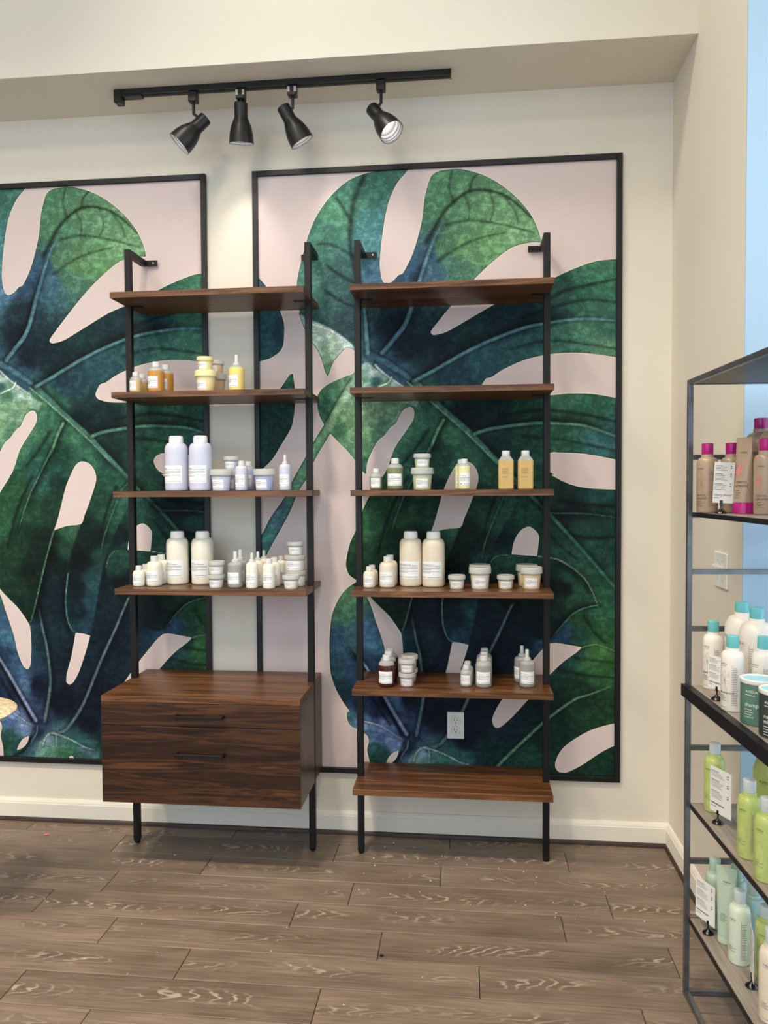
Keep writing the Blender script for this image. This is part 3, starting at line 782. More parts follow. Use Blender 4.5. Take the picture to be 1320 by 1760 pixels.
PT, PB, FW_, FD = 2.7947, 0.2621, 0.0225, 0.018
def framed_print(x0, x1, ox, oz, label, h):
    root = empty('framed_print', ((x0 + x1) / 2, 0, PB))
    cx = (x0 + x1) / 2
    f = FW_
    y0, y1 = -FD, -.0003
    def part(mb, n='frame_bar'):
        return mb.xf(Matrix.Translation((-cx, 0, -PB))).build(n, M_FRAME, root)
    part(MB().box(x0, x0 + f, y0, y1, PB, PT, bev=.0012))
    part(MB().box(x1 - f, x1, y0, y1, PB, PT, bev=.0012))
    part(MB().box(x0 + f + .0002, x1 - f - .0002, y0, y1, PB, PB + f, bev=.0012))
    part(MB().box(x0 + f + .0002, x1 - f - .0002, y0, y1, PT - f, PT, bev=.0012))
    ax, bx, az, bz = x0 + f * .7, x1 - f * .7, PB + f * .7, PT - f * .7
    nx, nz = int((bx - ax) / h) + 1, int((bz - az) / h) + 1
    X, Zg = np.meshgrid(np.linspace(ax, bx, nx), np.linspace(az, bz, nz))
    X = X.ravel(); Zg = Zg.ravel()
    kz = np.clip((Zg - 1.4) / 1.07, 0, 1) * (1.0 if ox else 0.0)
    sd, col = paint(np.stack([(X + ox + .014 * kz) * 1000, (Zg + oz + .010 * kz) * 1000], 1))
    co = np.stack([X - cx, np.full(len(X), -.006), Zg - PB], 1)
    i = np.arange((nx - 1) * (nz - 1)); r = i // (nx - 1); c = i % (nx - 1); a = r * nx + c
    faces = np.stack([a, a + 1, a + nx + 1, a + nx], 1)
    me = bpy.data.meshes.new('canvas')
    me.vertices.add(len(co)); me.vertices.foreach_set('co', co.ravel())
    me.loops.add(faces.size); me.loops.foreach_set('vertex_index', faces.ravel().astype(np.int32))
    me.polygons.add(len(faces)); me.polygons.foreach_set('loop_start', np.arange(0, faces.size, 4, dtype=np.int32))
    me.polygons.foreach_set('loop_total', np.full(len(faces), 4, dtype=np.int32))
    at = me.attributes.new('leaf_edge', 'FLOAT', 'POINT'); at.data.foreach_set('value', sd)
    ac = me.attributes.new('leaf_colour', 'FLOAT_COLOR', 'POINT')
    ac.data.foreach_set('color', np.concatenate([col, np.ones((len(col), 1))], 1).ravel())
    me.update(); me.validate()
    me.materials.append(M_PRINT)
    link('canvas', me, root)
    MB().box(ax - cx, bx - cx, -.0052, -.0004, az - PB, bz - PB).build('backing', M_FRAME, root)
    tag(root, label, 'picture')
    return root
framed_print(-0.6375, 0.8723, 0, 0, 'tall black framed monstera leaf print on pink, behind the open shelf unit without drawers', .0036)
framed_print(-2.348, -0.8381, 1.6465, -.014, 'tall black framed print of monstera leaves on pink behind the shelf unit with drawers', .0042)

# ------------------------------------------------------------------ wall shelf units
SZ = [2.2344, 1.8482, 1.4610, 1.0790, 0.7009, 0.3158]
TH = .0229
YF, YBK, YP = -.318, -.021, -.1832
def shelf_unit(x0, x1, n_shelves, label, drawers):
    root = empty('wall_shelf_unit', ((x0 + x1) / 2, YP, 0))
    T = Matrix.Translation((-(x0 + x1) / 2, -YP, 0))
    w = .0252
    def put(mb, name, m, parent=None, smooth=None):
        return mb.xf(T).build(name, m, root if parent is None else parent, smooth)
    for s, xa in ((1, x0 - .0006), (-1, x1 + .0006)):
        xb = xa + s * w
        po_ = put(MB().box(xa, xb, YP, YP + .025, .012, 2.44, bev=.0015), 'post', M_BLACK)
        xm = (xa + xb) / 2
        foot = put(MB().lathe([(.0095, 0.0006), (.0122, .005), (.0122, .0125)], 20, c=(xm, YP + .0125, 0)), 'foot', M_BLACK, po_, 40)
        arm = put(MB().box(xa, xb, YP + .0252, -.0195, 2.4148, 2.44, bev=.0012), 'wall_arm', M_BLACK)
        put(MB().box(xb, xb + s * .047, -.0225, -.0185, 2.4148, 2.44, bev=.0008), 'mounting_tab', M_BLACK, arm)
        put(MB().lathe([(.004, 0), (.004, .0015), (.0025, .0024)], 12).xf(Matrix.Translation((xb + s * .03, -.0225, 2.4275)) @ Matrix.Rotation(math.pi / 2, 4, 'X')), 'screw', M_SILVER if s > 0 else M_BLACK, arm, 40)
    for i in range(n_shelves):
        zt = SZ[i]
        sh = put(MB().box(x0, x1, YF, YBK, zt - TH, zt, bev=.0006), 'shelf', M_WALNUT)
        for s, xa in ((1, x0 + w), (-1, x1 - w)):
            put(MB().box(xa, xa + s * .045, YP - .002, YP + .027, zt - TH - .0022, zt - TH - .0002), 'bracket', M_BLACK, sh)
    if drawers:
        zc, zb, yc = .6914, .2844, -.4458
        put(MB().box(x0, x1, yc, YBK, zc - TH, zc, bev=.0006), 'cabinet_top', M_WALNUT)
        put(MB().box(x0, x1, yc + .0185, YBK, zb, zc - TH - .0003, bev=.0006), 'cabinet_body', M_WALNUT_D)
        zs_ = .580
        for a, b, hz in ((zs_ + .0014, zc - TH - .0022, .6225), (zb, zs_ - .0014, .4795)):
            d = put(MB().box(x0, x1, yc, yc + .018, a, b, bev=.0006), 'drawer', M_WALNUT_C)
            xm = (x0 + x1) / 2 + .0035
            hd = MB().box(xm - .093, xm + .093, yc - .030, yc - .020, hz - .0055, hz + .0055, bev=.001)
            hd.box(xm - .093, xm - .083, yc - .0205, yc - .0002, hz - .0055, hz + .0055)
            hd.box(xm + .083, xm + .093, yc - .0205, yc - .0002, hz - .0055, hz + .0055)
            put(hd, 'handle', M_BLACK, d)
    tag(root, label, 'shelf unit')
    return root
shelf_unit(-1.1239, -.3584, 4, 'walnut wall shelf unit on black posts with a two drawer cabinet at its base', True)
shelf_unit(-.1846, .5718, 6, 'open walnut wall shelf unit on black posts with six shelves and no drawers', False)

# ------------------------------------------------------------------ products
def font_mesh(text, size):
    cu = bpy.data.curves.new('t', 'FONT'); cu.body = text; cu.size = size; cu.resolution_u = 2
    ob = bpy.data.objects.new('t', cu); COL.objects.link(ob)
    dg = bpy.context.evaluated_depsgraph_get()
    me = ob.evaluated_get(dg).to_mesh()
    vs = [(v.co.x, v.co.y) for v in me.vertices]; fs = [tuple(p.vertices) for p in me.polygons]
    ob.evaluated_get(dg).to_mesh_clear()
    bpy.data.objects.remove(ob); bpy.data.curves.remove(cu)
    return vs, fs
_fc = {}
def text2d(text, x, y, size, fit=None):
    k = (text, round(size, 5))
    if k not in _fc:
        _fc[k] = font_mesh(text, size)
    vs, fs = _fc[k]
    w = max(v[0] for v in vs)
    s = min(1.0, fit / w) if fit else 1.0
    return [(x + a * s, y + b) for a, b in vs], fs
class Print2D:
    """flat print in (u,z), wrapped onto a body by wrap(u,z)->xyz"""
    def __init__(self): self.v = []; self.f = []; self.m = []
    def text(self, t, u, z, size, mi=0, fit=None):
        vs, fs = text2d(t, u, z, size, fit); b = len(self.v)
        self.v += vs; self.f += [tuple(b + i for i in f) for f in fs]; self.m += [mi] * len(fs)
    def rect(self, u0, u1, z0, z1, mi=0):
        b = len(self.v); self.v += [(u0, z0), (u1, z0), (u1, z1), (u0, z1)]; self.f.append((b, b + 1, b + 2, b + 3)); self.m.append(mi)
    def line(self, u0, u1, z, h, rnd, mi=0):
        u = u0
        while u < u1 - .002:
            w = rnd.uniform(.0018, .0055); e = min(u + w, u1)
            self.rect(u, e, z, z + h, mi); u = e + .0009
    def stroke(self, pts, w, mi=0):
        for a, b in zip(pts[:-1], pts[1:]):
            d = Vector((b[0] - a[0], b[1] - a[1])); n = Vector((-d.y, d.x)); n = n.normalized() * w / 2 if n.length else Vector((0, w))
            k = len(self.v)
            self.v += [(a[0] - n.x, a[1] - n.y), (b[0] - n.x, b[1] - n.y), (b[0] + n.x, b[1] + n.y), (a[0] + n.x, a[1] + n.y)]
            self.f.append((k, k + 1, k + 2, k + 3)); self.m.append(mi)
    def mesh(self, name, mats, wrap):
        mb = MB()
        mb.v = [tuple(wrap(u, z)) for u, z in self.v]; mb.f = self.f; mb.mi = self.m
        me = bpy.data.meshes.new(name); me.from_pydata(mb.v, [], mb.f)
        for m in mats: me.materials.append(m)
        me.polygons.foreach_set('material_index', mb.mi); me.update()
        return me

LIQ = {}
def liq(key):
    if key in LIQ: return LIQ[key]
    spec = {'lavender': ((204, 206, 224), 1), 'lavender_deep': ((178, 184, 220), 1), 'cream': ((236, 231, 214), 1), 'ivory': ((228, 216, 194), 1), 'ivory_deep': ((226, 200, 152), 1),
            'amber': ((206, 148, 58), .88), 'straw': ((214, 186, 122), .85), 'yellow': ((240, 216, 122), .95), 'butter': ((240, 222, 160), 1),
            'olive': ((136, 142, 100), .80), 'pale_green': ((200, 208, 168), .92), 'lemon': ((224, 224, 168), 1), 'oil': ((208, 174, 104), .9),
            'red_brown': ((74, 36, 30), .92), 'rose': ((224, 188, 174), 1), 'clear': ((186, 186, 180), .58)}[key]
    LIQ[key] = plain('liquid_' + key, spec[0], 0.28, 0, 0.5, 0.03, 12) if spec[1] >= 1 else translucent('liquid_' + key, spec[0], spec[1], 0.18)
    return LIQ[key]
M_FROST = translucent('frosted_clear_plastic', (222, 224, 220), .48, .24)
M_CAPC = translucent('clear_cap_plastic', (232, 233, 232), .72, .22)
M_CAPW = plain('white_cap_plastic', (243, 240, 234), .35, var=.02)
M_LIDC = translucent('clear_lid_plastic', (226, 226, 220), .58, .22)
M_LIDY = plain('butter_lid_plastic', (240, 224, 168), .35, var=.03)

def arc(r0, z0, r1, z1, n=6, p=2.0):
    """shoulder: from (r0,z0) vertical to (r1,z1) horizontal"""
    out = []
    for i in range(1, n + 1):
        a = math.pi / 2 * i / n
        out.append((r1 + (r0 - r1) * math.cos(a) ** (2 / p), z0 + (z1 - z0) * math.sin(a) ** (2 / p)))
    return out
#           R      body profile top  shoulder-top  neck r   fill  label(z0,z1,ang0,ang1)
KIND = {
 'litre': dict(R=.0448, zs=.158, zt=.189, rn=.0275, h=.217, cap=(.0268, .190, .217), fill=.182, lab=(.032, .1005, -76, 48)),
 'mid':   dict(R=.0312, zs=.080, zt=.0995, rn=.0142, h=.1215, cap=(.0152, .1005, .1215), fill=.086, lab=(.0165, .062, -62, 50)),
 'small': dict(R=.0236, zs=.046, zt=.0645, rn=.0120, h=.083, cap=(.0126, .0655, .083), fill=.050, lab=(.0100, .046, -55, 42)),
 'slim':  dict(R=.0242, zs=.082, zt=.0975, rn=.0118, h=.1165, cap=(.0128, .0985, .1165), fill=.088, lab=(.0170, .062, -62, 50)),
 'spray': dict(R=.0302, zs=.084, zt=.1015, rn=.0138, h=.143, cap=None, fill=.090, lab=(.0165, .062, -62, 42)),
 'slimspray': dict(R=.0234, zs=.086, zt=.1025, rn=.0115, h=.139, cap=None, fill=.094, lab=(.0170, .062, -62, 50)),
 'tub':   dict(R=.0372, tub=True, h=.084, rb=.0325, zl=.060, rl=.0432, fill=.054, lab=(.008, .043, -44, 36)),
 'tubsmall': dict(R=.0293, tub=True, h=.0525, rb=.0258, zl=.0375, rl=.0336, fill=.031, lab=(.0055, .0300, -44, 44)),
 'jar':   dict(R=.0405, tub=True, h=.062, rb=.0385, zl=.046, rl=.0440, fill=.040, lab=(.006, .040, -40, 40)),
}
_pc = {}
def wrap_on(prof, off):
    zs = [p[1] for p in prof]; rs = [p[0] for p in prof]
    def w(u, z):
        r = float(np.interp(z, zs, rs)) + off
        rm = float(np.interp(z, zs, rs))
        a = -math.pi / 2 + u / max(rm, .005)
        return (r * math.cos(a), r * math.sin(a), z)
    return w
def product(kind, liquid, loc, label, cat='bottle', group=None, title=None, rz=0.0, lidmat=None, capmat=None, brand=True):
    K = KIND[kind]; key = (kind, liquid, title, lidmat and lidmat.name, capmat and capmat.name)
    if key not in _pc:
        parts = []
        R = K['R']; is_tub = K.get('tub')
        if not is_tub:
            b = min(.009, R * .28)
            prof = [(R - b, 0.0), (R - b * .35, b * .18), (R - b * .06, b * .6), (R, b)]
            for z in (K['fill'],):
                if z < K['zs']: prof.append((R, z))
            prof.append((R, K['zs']))
            sh = arc(R, K['zs'], K['rn'], K['zt'], 8, 2.2)
            if K['zs'] < K['fill'] < K['zt']:
                pass
            prof += sh + [(K['rn'], K['zt'] + .002)]
            mis = [0 if (prof[i][1] + prof[i + 1][1]) / 2 <= K['fill'] else 1 for i in range(len(prof) - 1)]
            parts.append(('body', MB().lathe(prof, 36, mis=mis).mesh('body', [liq(liquid), M_FROST if liquid not in ('lavender', 'cream', 'ivory') else liq(liquid)], 35), None))
            if K['cap']:
                rc, za, zb = K['cap']
                cm = capmat or M_CAPC
                cp = [(rc * 1.0, za), (rc * 1.03, za + .002), (rc, za + .004), (rc * .985, zb - .003), (rc * .95, zb - .001), (rc * .86, zb)]
                if kind == 'litre':
                    cp = [(rc * 1.02, za), (rc * 1.04, za + .002), (rc * 1.02, zb - .009), (rc * .98, zb - .004), (rc * .92, zb - .001), (rc * .86, zb)]
                parts.append(('cap', MB().lathe(cp, 32).mesh('cap', cm, 35), None))
            else:
                h, zt, rn = K['h'], K['zt'], K['rn']
                parts.append(('collar', MB().lathe([(rn * 1.02, zt + .001), (rn * 1.02, zt + .009), (rn * .7, zt + .011)], 24).mesh('collar', M_CAPC, 35), None))
                rz_ = .0074 if kind == 'spray' else .0062
                parts.append(('nozzle', MB().lathe([(rz_ * 1.05, zt + .0108), (rz_, zt + .02), (rz_ * .92, h - .002), (rz_ * .8, h)], 20).mesh('nozzle', M_CAPC, 35), None))
        else:
            rb = K['rb']; zl = K['zl']
            rf = rb + (R - rb) * K['fill'] / zl
            prof = [(rb - .003, 0), (rb - .0008, .0008), (rb, .003), (rf, K['fill']), (R, zl + .004)]
            parts.append(('tub', MB().lathe(prof, 36, mis=[0, 0, 0, 1]).mesh('tub', [liq(liquid), M_FROST if lidmat is None else liq(liquid)], 35), None))
            rl, h = K['rl'], K['h']
            lp = [(R - .0005, zl + .001), (rl, zl), (rl * 1.005, zl + .002), (rl * .99, h - .004), (rl * .975, h - .001), (rl * .93, h), (rl * .90, h - .002)]
            parts.append(('lid', MB().lathe(lp, 36).mesh('lid', lidmat or M_LIDC, 35), None))
        z0, z1, a0, a1 = K['lab']
        a0, a1 = math.radians(a0), math.radians(a1)
        zs = [p[1] for p in prof]; rs = [p[0] for p in prof]
        rm = float(np.interp((z0 + z1) / 2, zs, rs))
        w = wrap_on(prof, .0004)
        mb = MB(); N = 14
        vs = [w(rm * (a0 + (a1 - a0) * i / N), z) for z in (z0, z1) for i in range(N + 1)]
        mb.add(vs, [(i, i + 1, N + 2 + i, N + 1 + i) for i in range(N)])
        lm = bpy.data.meshes.new('label'); lm.from_pydata(mb.v, [], mb.f); lm.materials.append(M_PAPER); lm.update()
        parts.append(('label', lm, None))
        pr = Print2D(); rnd = random.Random(hash((kind, title)) % 999)
        W = rm * (a1 - a0); H = z1 - z0; mg = W * .06
        u0, u1 = rm * a0 + mg, rm * a1 - mg
        lh = H * .030
        if title:
            big, sm = title
            vs1, fs1 = text2d(big, 0, 0, H * .17)
            pr.text(big, u0, z1 - H * .27, H * .17, 1)
            pr.text(sm, u0 + max(v[0] for v in vs1) + H * .02, z1 - H * .27, H * .095, 1, fit=u1 - u0 - max(v[0] for v in vs1) - H * .02)
        else:
            pr.rect(u0, u0 + W * .24, z1 - H * .24, z1 - H * .18, 0); pr.line(u0 + W * .26, u0 + W * .52, z1 - H * .235, lh, rnd)
        for q, (fr, le) in enumerate(((.36, 1), (.42, 1), (.48, .55), (.58, 1), (.64, .5))):
            pr.line(u0, u0 + (u1 - u0) * le, z1 - H * fr, lh * .8, rnd)
        if kind in ('litre', 'mid', 'spray', 'tub'):
            pr.text('davines', u0, z0 + H * .075, H * .105, 1, fit=W * .24)
        else:
            pr.rect(u0, u0 + W * .18, z0 + H * .08, z0 + H * .13, 1)
        pr.line(u0 + W * .32, u1, z0 + H * .085, lh, rnd)
        parts.append(('label_print', pr.mesh('label_print', [M_INK, M_INKD], wrap_on(prof, .0008)), 'label'))
        _pc[key] = parts
    root = empty({'bottle': 'product_bottle', 'spray bottle': 'spray_bottle', 'tub': 'product_tub'}[cat], loc, rz)
    made = {}
    for n, me, par in _pc[key]:
        made[n] = link(n, me, made[par] if par else root)
    tag(root, label, cat, group)
    return root

Z2, Z3, Z4, Z5 = SZ[1] + .0002, SZ[2] + .0002, SZ[3] + .0002, SZ[4] + .0002
P = product
A_ = math.radians(-18)     # labels of the drawer unit are turned a little towards the aisle
# --- drawer unit, upper product shelf
P('small', 'straw', (-1.048, -.262, Z2), 'small straw coloured bottle standing in front of its twin beside the drawer unit post', rz=A_)
P('small', 'straw', (-1.046, -.205, Z2), 'small straw coloured bottle behind its twin beside the post of the drawer unit', rz=A_)
P('mid', 'amber', (-.964, -.262, Z2), 'amber shampoo bottle with white label, front one of two on the drawer unit', rz=A_)
P('mid', 'amber', (-.955, -.188, Z2), 'amber shampoo bottle standing behind another amber bottle on the drawer unit', rz=A_)
P('tub', 'butter', (-.766, -.250, Z2), 'butter yellow tub with yellow lid carrying a smaller yellow tub', 'tub', rz=A_, lidmat=M_LIDY)
P('tubsmall', 'butter', (-.768, -.250, Z2 + .0845), 'small butter yellow tub with yellow lid on top of a larger yellow tub', 'tub', rz=A_, lidmat=M_LIDY)
P('tub', 'ivory_deep', (-.757, -.158, Z2), 'tan tub with clear lid behind the butter yellow tubs', 'tub', rz=A_)
P('tubsmall', 'ivory_deep', (-.755, -.158, Z2 + .0845), 'small tan tub stacked on the tan tub behind the yellow tubs', 'tub', rz=A_)
P('spray', 'yellow', (-.642, -.250, Z2), 'bright yellow spray bottle with clear nozzle on the drawer unit', 'spray bottle', rz=A_)
# --- drawer unit, lavender shelf
P('litre', 'lavender', (-.891, -.250, Z3), 'tall lavender bottle with white cap and LOVE smoothing shampoo label', title=('LOVE/', 'smoothing shampoo'), capmat=M_CAPW, rz=0)
P('litre', 'lavender', (-.7915, -.250, Z3), 'tall lavender bottle with white cap and LOVE smoothing conditioner label', title=('LOVE/', 'smoothing conditioner'), capmat=M_CAPW, rz=0)
P('tub', 'lavender', (-.701, -.276, Z3), 'pale lavender tub with clear lid, in front of a stack of two tubs', 'tub', rz=-.1)
P('tubsmall', 'lavender', (-.686, -.188, Z3 + .0845), 'small lavender tub on top of the lavender tub stack', 'tub', rz=-.1)
P('tub', 'lavender_deep', (-.686, -.188, Z3), 'lavender tub under a smaller tub, behind the pale lavender tub', 'tub', rz=-.1)
P('slim', 'lavender', (-.621, -.270, Z3), 'slim lavender bottle, front one of two between the lavender tubs', rz=-.1)
P('slim', 'lavender_deep', (-.613, -.200, Z3), 'slim lavender bottle standing behind another between the lavender tubs', rz=-.1)
P('tub', 'lavender_deep', (-.531, -.268, Z3), 'deeper violet tub with clear lid beside the slim lavender bottles', 'tub', rz=-.1)
P('slimspray', 'lavender', (-.450, -.260, Z3), 'slim lavender spray bottle with clear nozzle beside the post', 'spray bottle', rz=0)
# --- drawer unit, white shelf
P('small', 'cream', (-1.061, -.232, Z4), 'small white bottle beside the post, front one, on the white product shelf', rz=0)
P('small', 'cream', (-1.056, -.178, Z4), 'small white bottle behind its twin beside the post on the white product shelf', rz=0)
P('mid', 'cream', (-1.000, -.222, Z4), 'medium white bottle, front one, between the small and the tall white bottles', rz=0)
P('mid', 'cream', (-1.000, -.150, Z4), 'medium white bottle standing behind its twin beside the tall white bottle', rz=0)
P('litre', 'cream', (-.932, -.146, Z4), 'tall white bottle with LOVE curl shampoo label', title=('LOVE/', 'curl shampoo'), capmat=M_CAPW, rz=0)
P('litre', 'cream', (-.8265, -.144, Z4), 'tall white bottle with LOVE curl conditioner label', title=('LOVE/', 'curl conditioner'), capmat=M_CAPW, rz=0)
P('tubsmall', 'cream', (-.734, -.252, Z4), 'small white tub under another small tub before the tall conditioner bottle', 'tub')
P('tubsmall', 'cream', (-.7325, -.252, Z4 + .0529), 'small white tub on top of another small tub before the tall conditioner bottle', 'tub')
P('spray', 'clear', (-.656, -.251, Z4), 'clear spray bottle, front one, on the white product shelf of the drawer unit', 'spray bottle')
P('spray', 'clear', (-.660, -.170, Z4), 'clear spray bottle behind its twin on the white product shelf of the drawer unit', 'spray bottle')
P('slimspray', 'cream', (-.584, -.268, Z4), 'slim white spray bottle, front one of the row of three', 'spray bottle')
P('slimspray', 'cream', (-.577, -.205, Z4), 'slim white spray bottle, middle one of the row of three', 'spray bottle')
P('slimspray', 'cream', (-.569, -.142, Z4), 'slim white spray bottle, rear one of the row of three', 'spray bottle')
P('slim', 'cream', (-.515, -.272, Z4), 'slim white flip top bottle, front one of the row of three', rz=0)
P('slim', 'cream', (-.512, -.200, Z4), 'slim white flip top bottle, middle one of the row of three', rz=0)
P('slim', 'cream', (-.500, -.130, Z4), 'slim white flip top bottle, rear one of the row of three', rz=0)
P('jar', 'cream', (-.432, -.172, Z4), 'white jar with clear lid at the bottom of the stack of three', 'tub')
P('jar', 'cream', (-.434, -.174, Z4 + .0624), 'white jar with clear lid in the middle of the stack of three', 'tub')
P('tubsmall', 'cream', (-.430, -.176, Z4 + .1248), 'small white tub on top of the stack of three jars', 'tub')
P('tubsmall', 'cream', (-.4295, -.262, Z4), 'small white tub standing alone in front of the stack of three jars', 'tub')
# --- open unit, green shelf
P('small', 'olive', (-.094, -.260, Z3), 'small olive green bottle on the open unit beside the post', rz=.1)
P('mid', 'olive', (-.021, -.250, Z3), 'medium olive green bottle with white label on the open unit', rz=.1)
P('tub', 'pale_green', (.084, -.260, Z3), 'pale green tub with clear lid under a smaller tub', 'tub', rz=.1)
P('tubsmall', 'pale_green', (.084, -.260, Z3 + .0845), 'small pale green tub on top of the larger pale green tub', 'tub', rz=.1)
P('slim', 'lemon', (.2435, -.262, Z3), 'slim pale lemon bottle, front one of two on the open unit', rz=.28)
P('slim', 'lemon', (.231, -.200, Z3), 'slim pale lemon bottle behind its twin on the open unit', rz=.28)

def oil_bottle(loc, label):
    root = empty('product_bottle', loc)
    w, d = .0283, .0205
    def ring(a, b, z):
        c = .004
        return [(-a + c, -b, z), (a - c, -b, z), (a, -b + c, z), (a, b - c, z), (a - c, b, z), (-a + c, b, z), (-a, b - c, z), (-a, -b + c, z)]
    def loft(rows, mi):
        mb = MB(); n = 8
        vs = [p for r in rows for p in r]
        fs = [tuple(reversed(range(n))), tuple(range(n * (len(rows) - 1), n * len(rows)))]
        ms = [mi[0], mi[-1]]
        for i in range(len(rows) - 1):
            for k in range(n):
                fs.append((i * n + k, i * n + (k + 1) % n, (i + 1) * n + (k + 1) % n, (i + 1) * n + k)); ms.append(mi[i])
        mb.v = vs; mb.f = fs; mb.mi = ms
        return mb
    if 'oil' not in _pc:
        m = loft([ring(w - .002, d - .002, 0), ring(w, d, .003), ring(w, d, .105), ring(w, d, .109), ring(.0165, .0150, .1255)], [0, 0, 0, 1]).mesh('body', [liq('oil'), M_FROST])
        c = MB().lathe([(.0150, .1258), (.0156, .128), (.0153, .144), (.0143, .1455)], 28).mesh('cap', M_CAPC, 35)
        pr = Print2D(); rnd = random.Random(5)
        for k, (z, e) in enumerate(((.078, .012), (.0735, .010), (.069, .013), (.0645, .009), (.060, .015), (.046, .010))):
            pr.line(-.016, e - .002, z, .0014, rnd, 1)
        p = pr.mesh('printed_text', [M_INK, plain('brown_print', (120, 84, 44), .6)], lambda u, z: (u, -d - .0004, z))
        _pc['oil'] = (m, c, p)
    m, c, p = _pc['oil']
    b = link('body', m, root); link('cap', c, root); link('printed_text', p, b)
    tag(root, label, 'bottle', 'rectangular oil bottles')
    return root
oil_bottle((.400, -.250, Z3), 'rectangular golden oil bottle with clear cap, next to the pale lemon bottles')
oil_bottle((.473, -.250, Z3), 'rectangular golden oil bottle with clear cap, next to the post')
# --- open unit, ivory shelf
P('small', 'ivory', (-.128, -.215, Z4), 'small ivory bottle beside the post of the open unit, front one')
P('small', 'ivory', (-.1235, -.160, Z4), 'small ivory bottle behind its twin beside the post of the open unit')
P('mid', 'ivory', (-.058, -.200, Z4), 'medium ivory bottle, front one, next to the tall NOUNOU bottles')
P('mid', 'ivory', (-.0545, -.134, Z4), 'medium ivory bottle behind its twin next to the tall NOUNOU bottles')
P('litre', 'ivory', (.0305, -.146, Z4), 'tall ivory bottle with NOUNOU shampoo label', title=('NOUNOU/', 'shampoo'), capmat=M_CAPW)
P('litre', 'ivory', (.1215, -.158, Z4), 'tall ivory bottle with NOUNOU conditioner label', title=('NOUNOU/', 'conditioner'), capmat=M_CAPW)
P('tubsmall', 'ivory', (.214, -.224, Z4), 'small ivory tub with clear lid between the tall bottle and the large tub', 'tub')
P('tub', 'ivory', (.303, -.216, Z4), 'large ivory tub with clear lid, front one, between two small tubs', 'tub')
P('tub', 'ivory', (.3045, -.126, Z4), 'large ivory tub hidden behind its twin between two small tubs', 'tub')
P('tubsmall', 'ivory_deep', (.401, -.214, Z4), 'small tan tub with clear lid between two large tubs', 'tub')
P('tub', 'ivory_deep', (.4985, -.206, Z4), 'large tan tub with clear lid, front one, beside the post', 'tub')
P('tub', 'ivory_deep', (.489, -.118, Z4), 'large tan tub behind its twin beside the post', 'tub')
# --- open unit, lowest product shelf
for k, w_ in enumerate(('front', 'middle', 'rear')):
    P('mid', 'red_brown', (-.058 + .001 * k, -.252 + .066 * k, Z5), 'dark red brown bottle with white label, %s one of the row of three' % w_)
for k, w_ in enumerate(('front', 'rear')):
    P('tubsmall', 'rose', (.0205 + .004 * k, -.238 + .072 * k, Z5), 'small rose tub with clear lid, lower one of the %s stack' % w_, 'tub')
    P('tubsmall', 'rose', (.0215 + .004 * k, -.238 + .072 * k, Z5 + .0529), 'small rose tub with clear lid, upper one of the %s stack' % w_, 'tub')
for k, w_ in enumerate(('front', 'rear')):
    P('small', 'clear', (.249 + .006 * k, -.225 + .058 * k, Z5), 'small clear bottle with white label, %s one of two' % w_)
for k, w_ in enumerate(('front', 'middle', 'rear')):
    P('mid', 'clear', (.3165 + .003 * k, -.228 + .066 * k, Z5), 'medium clear bottle with white label, %s one of the row of three' % w_)
P('spray', 'clear', (.483, -.210, Z5), 'clear spray bottle on the open unit, front one, beside the post', 'spray bottle', rz=.15)
P('spray', 'clear', (.4685, -.140, Z5), 'clear spray bottle on the open unit behind its twin', 'spray bottle', rz=-.4)

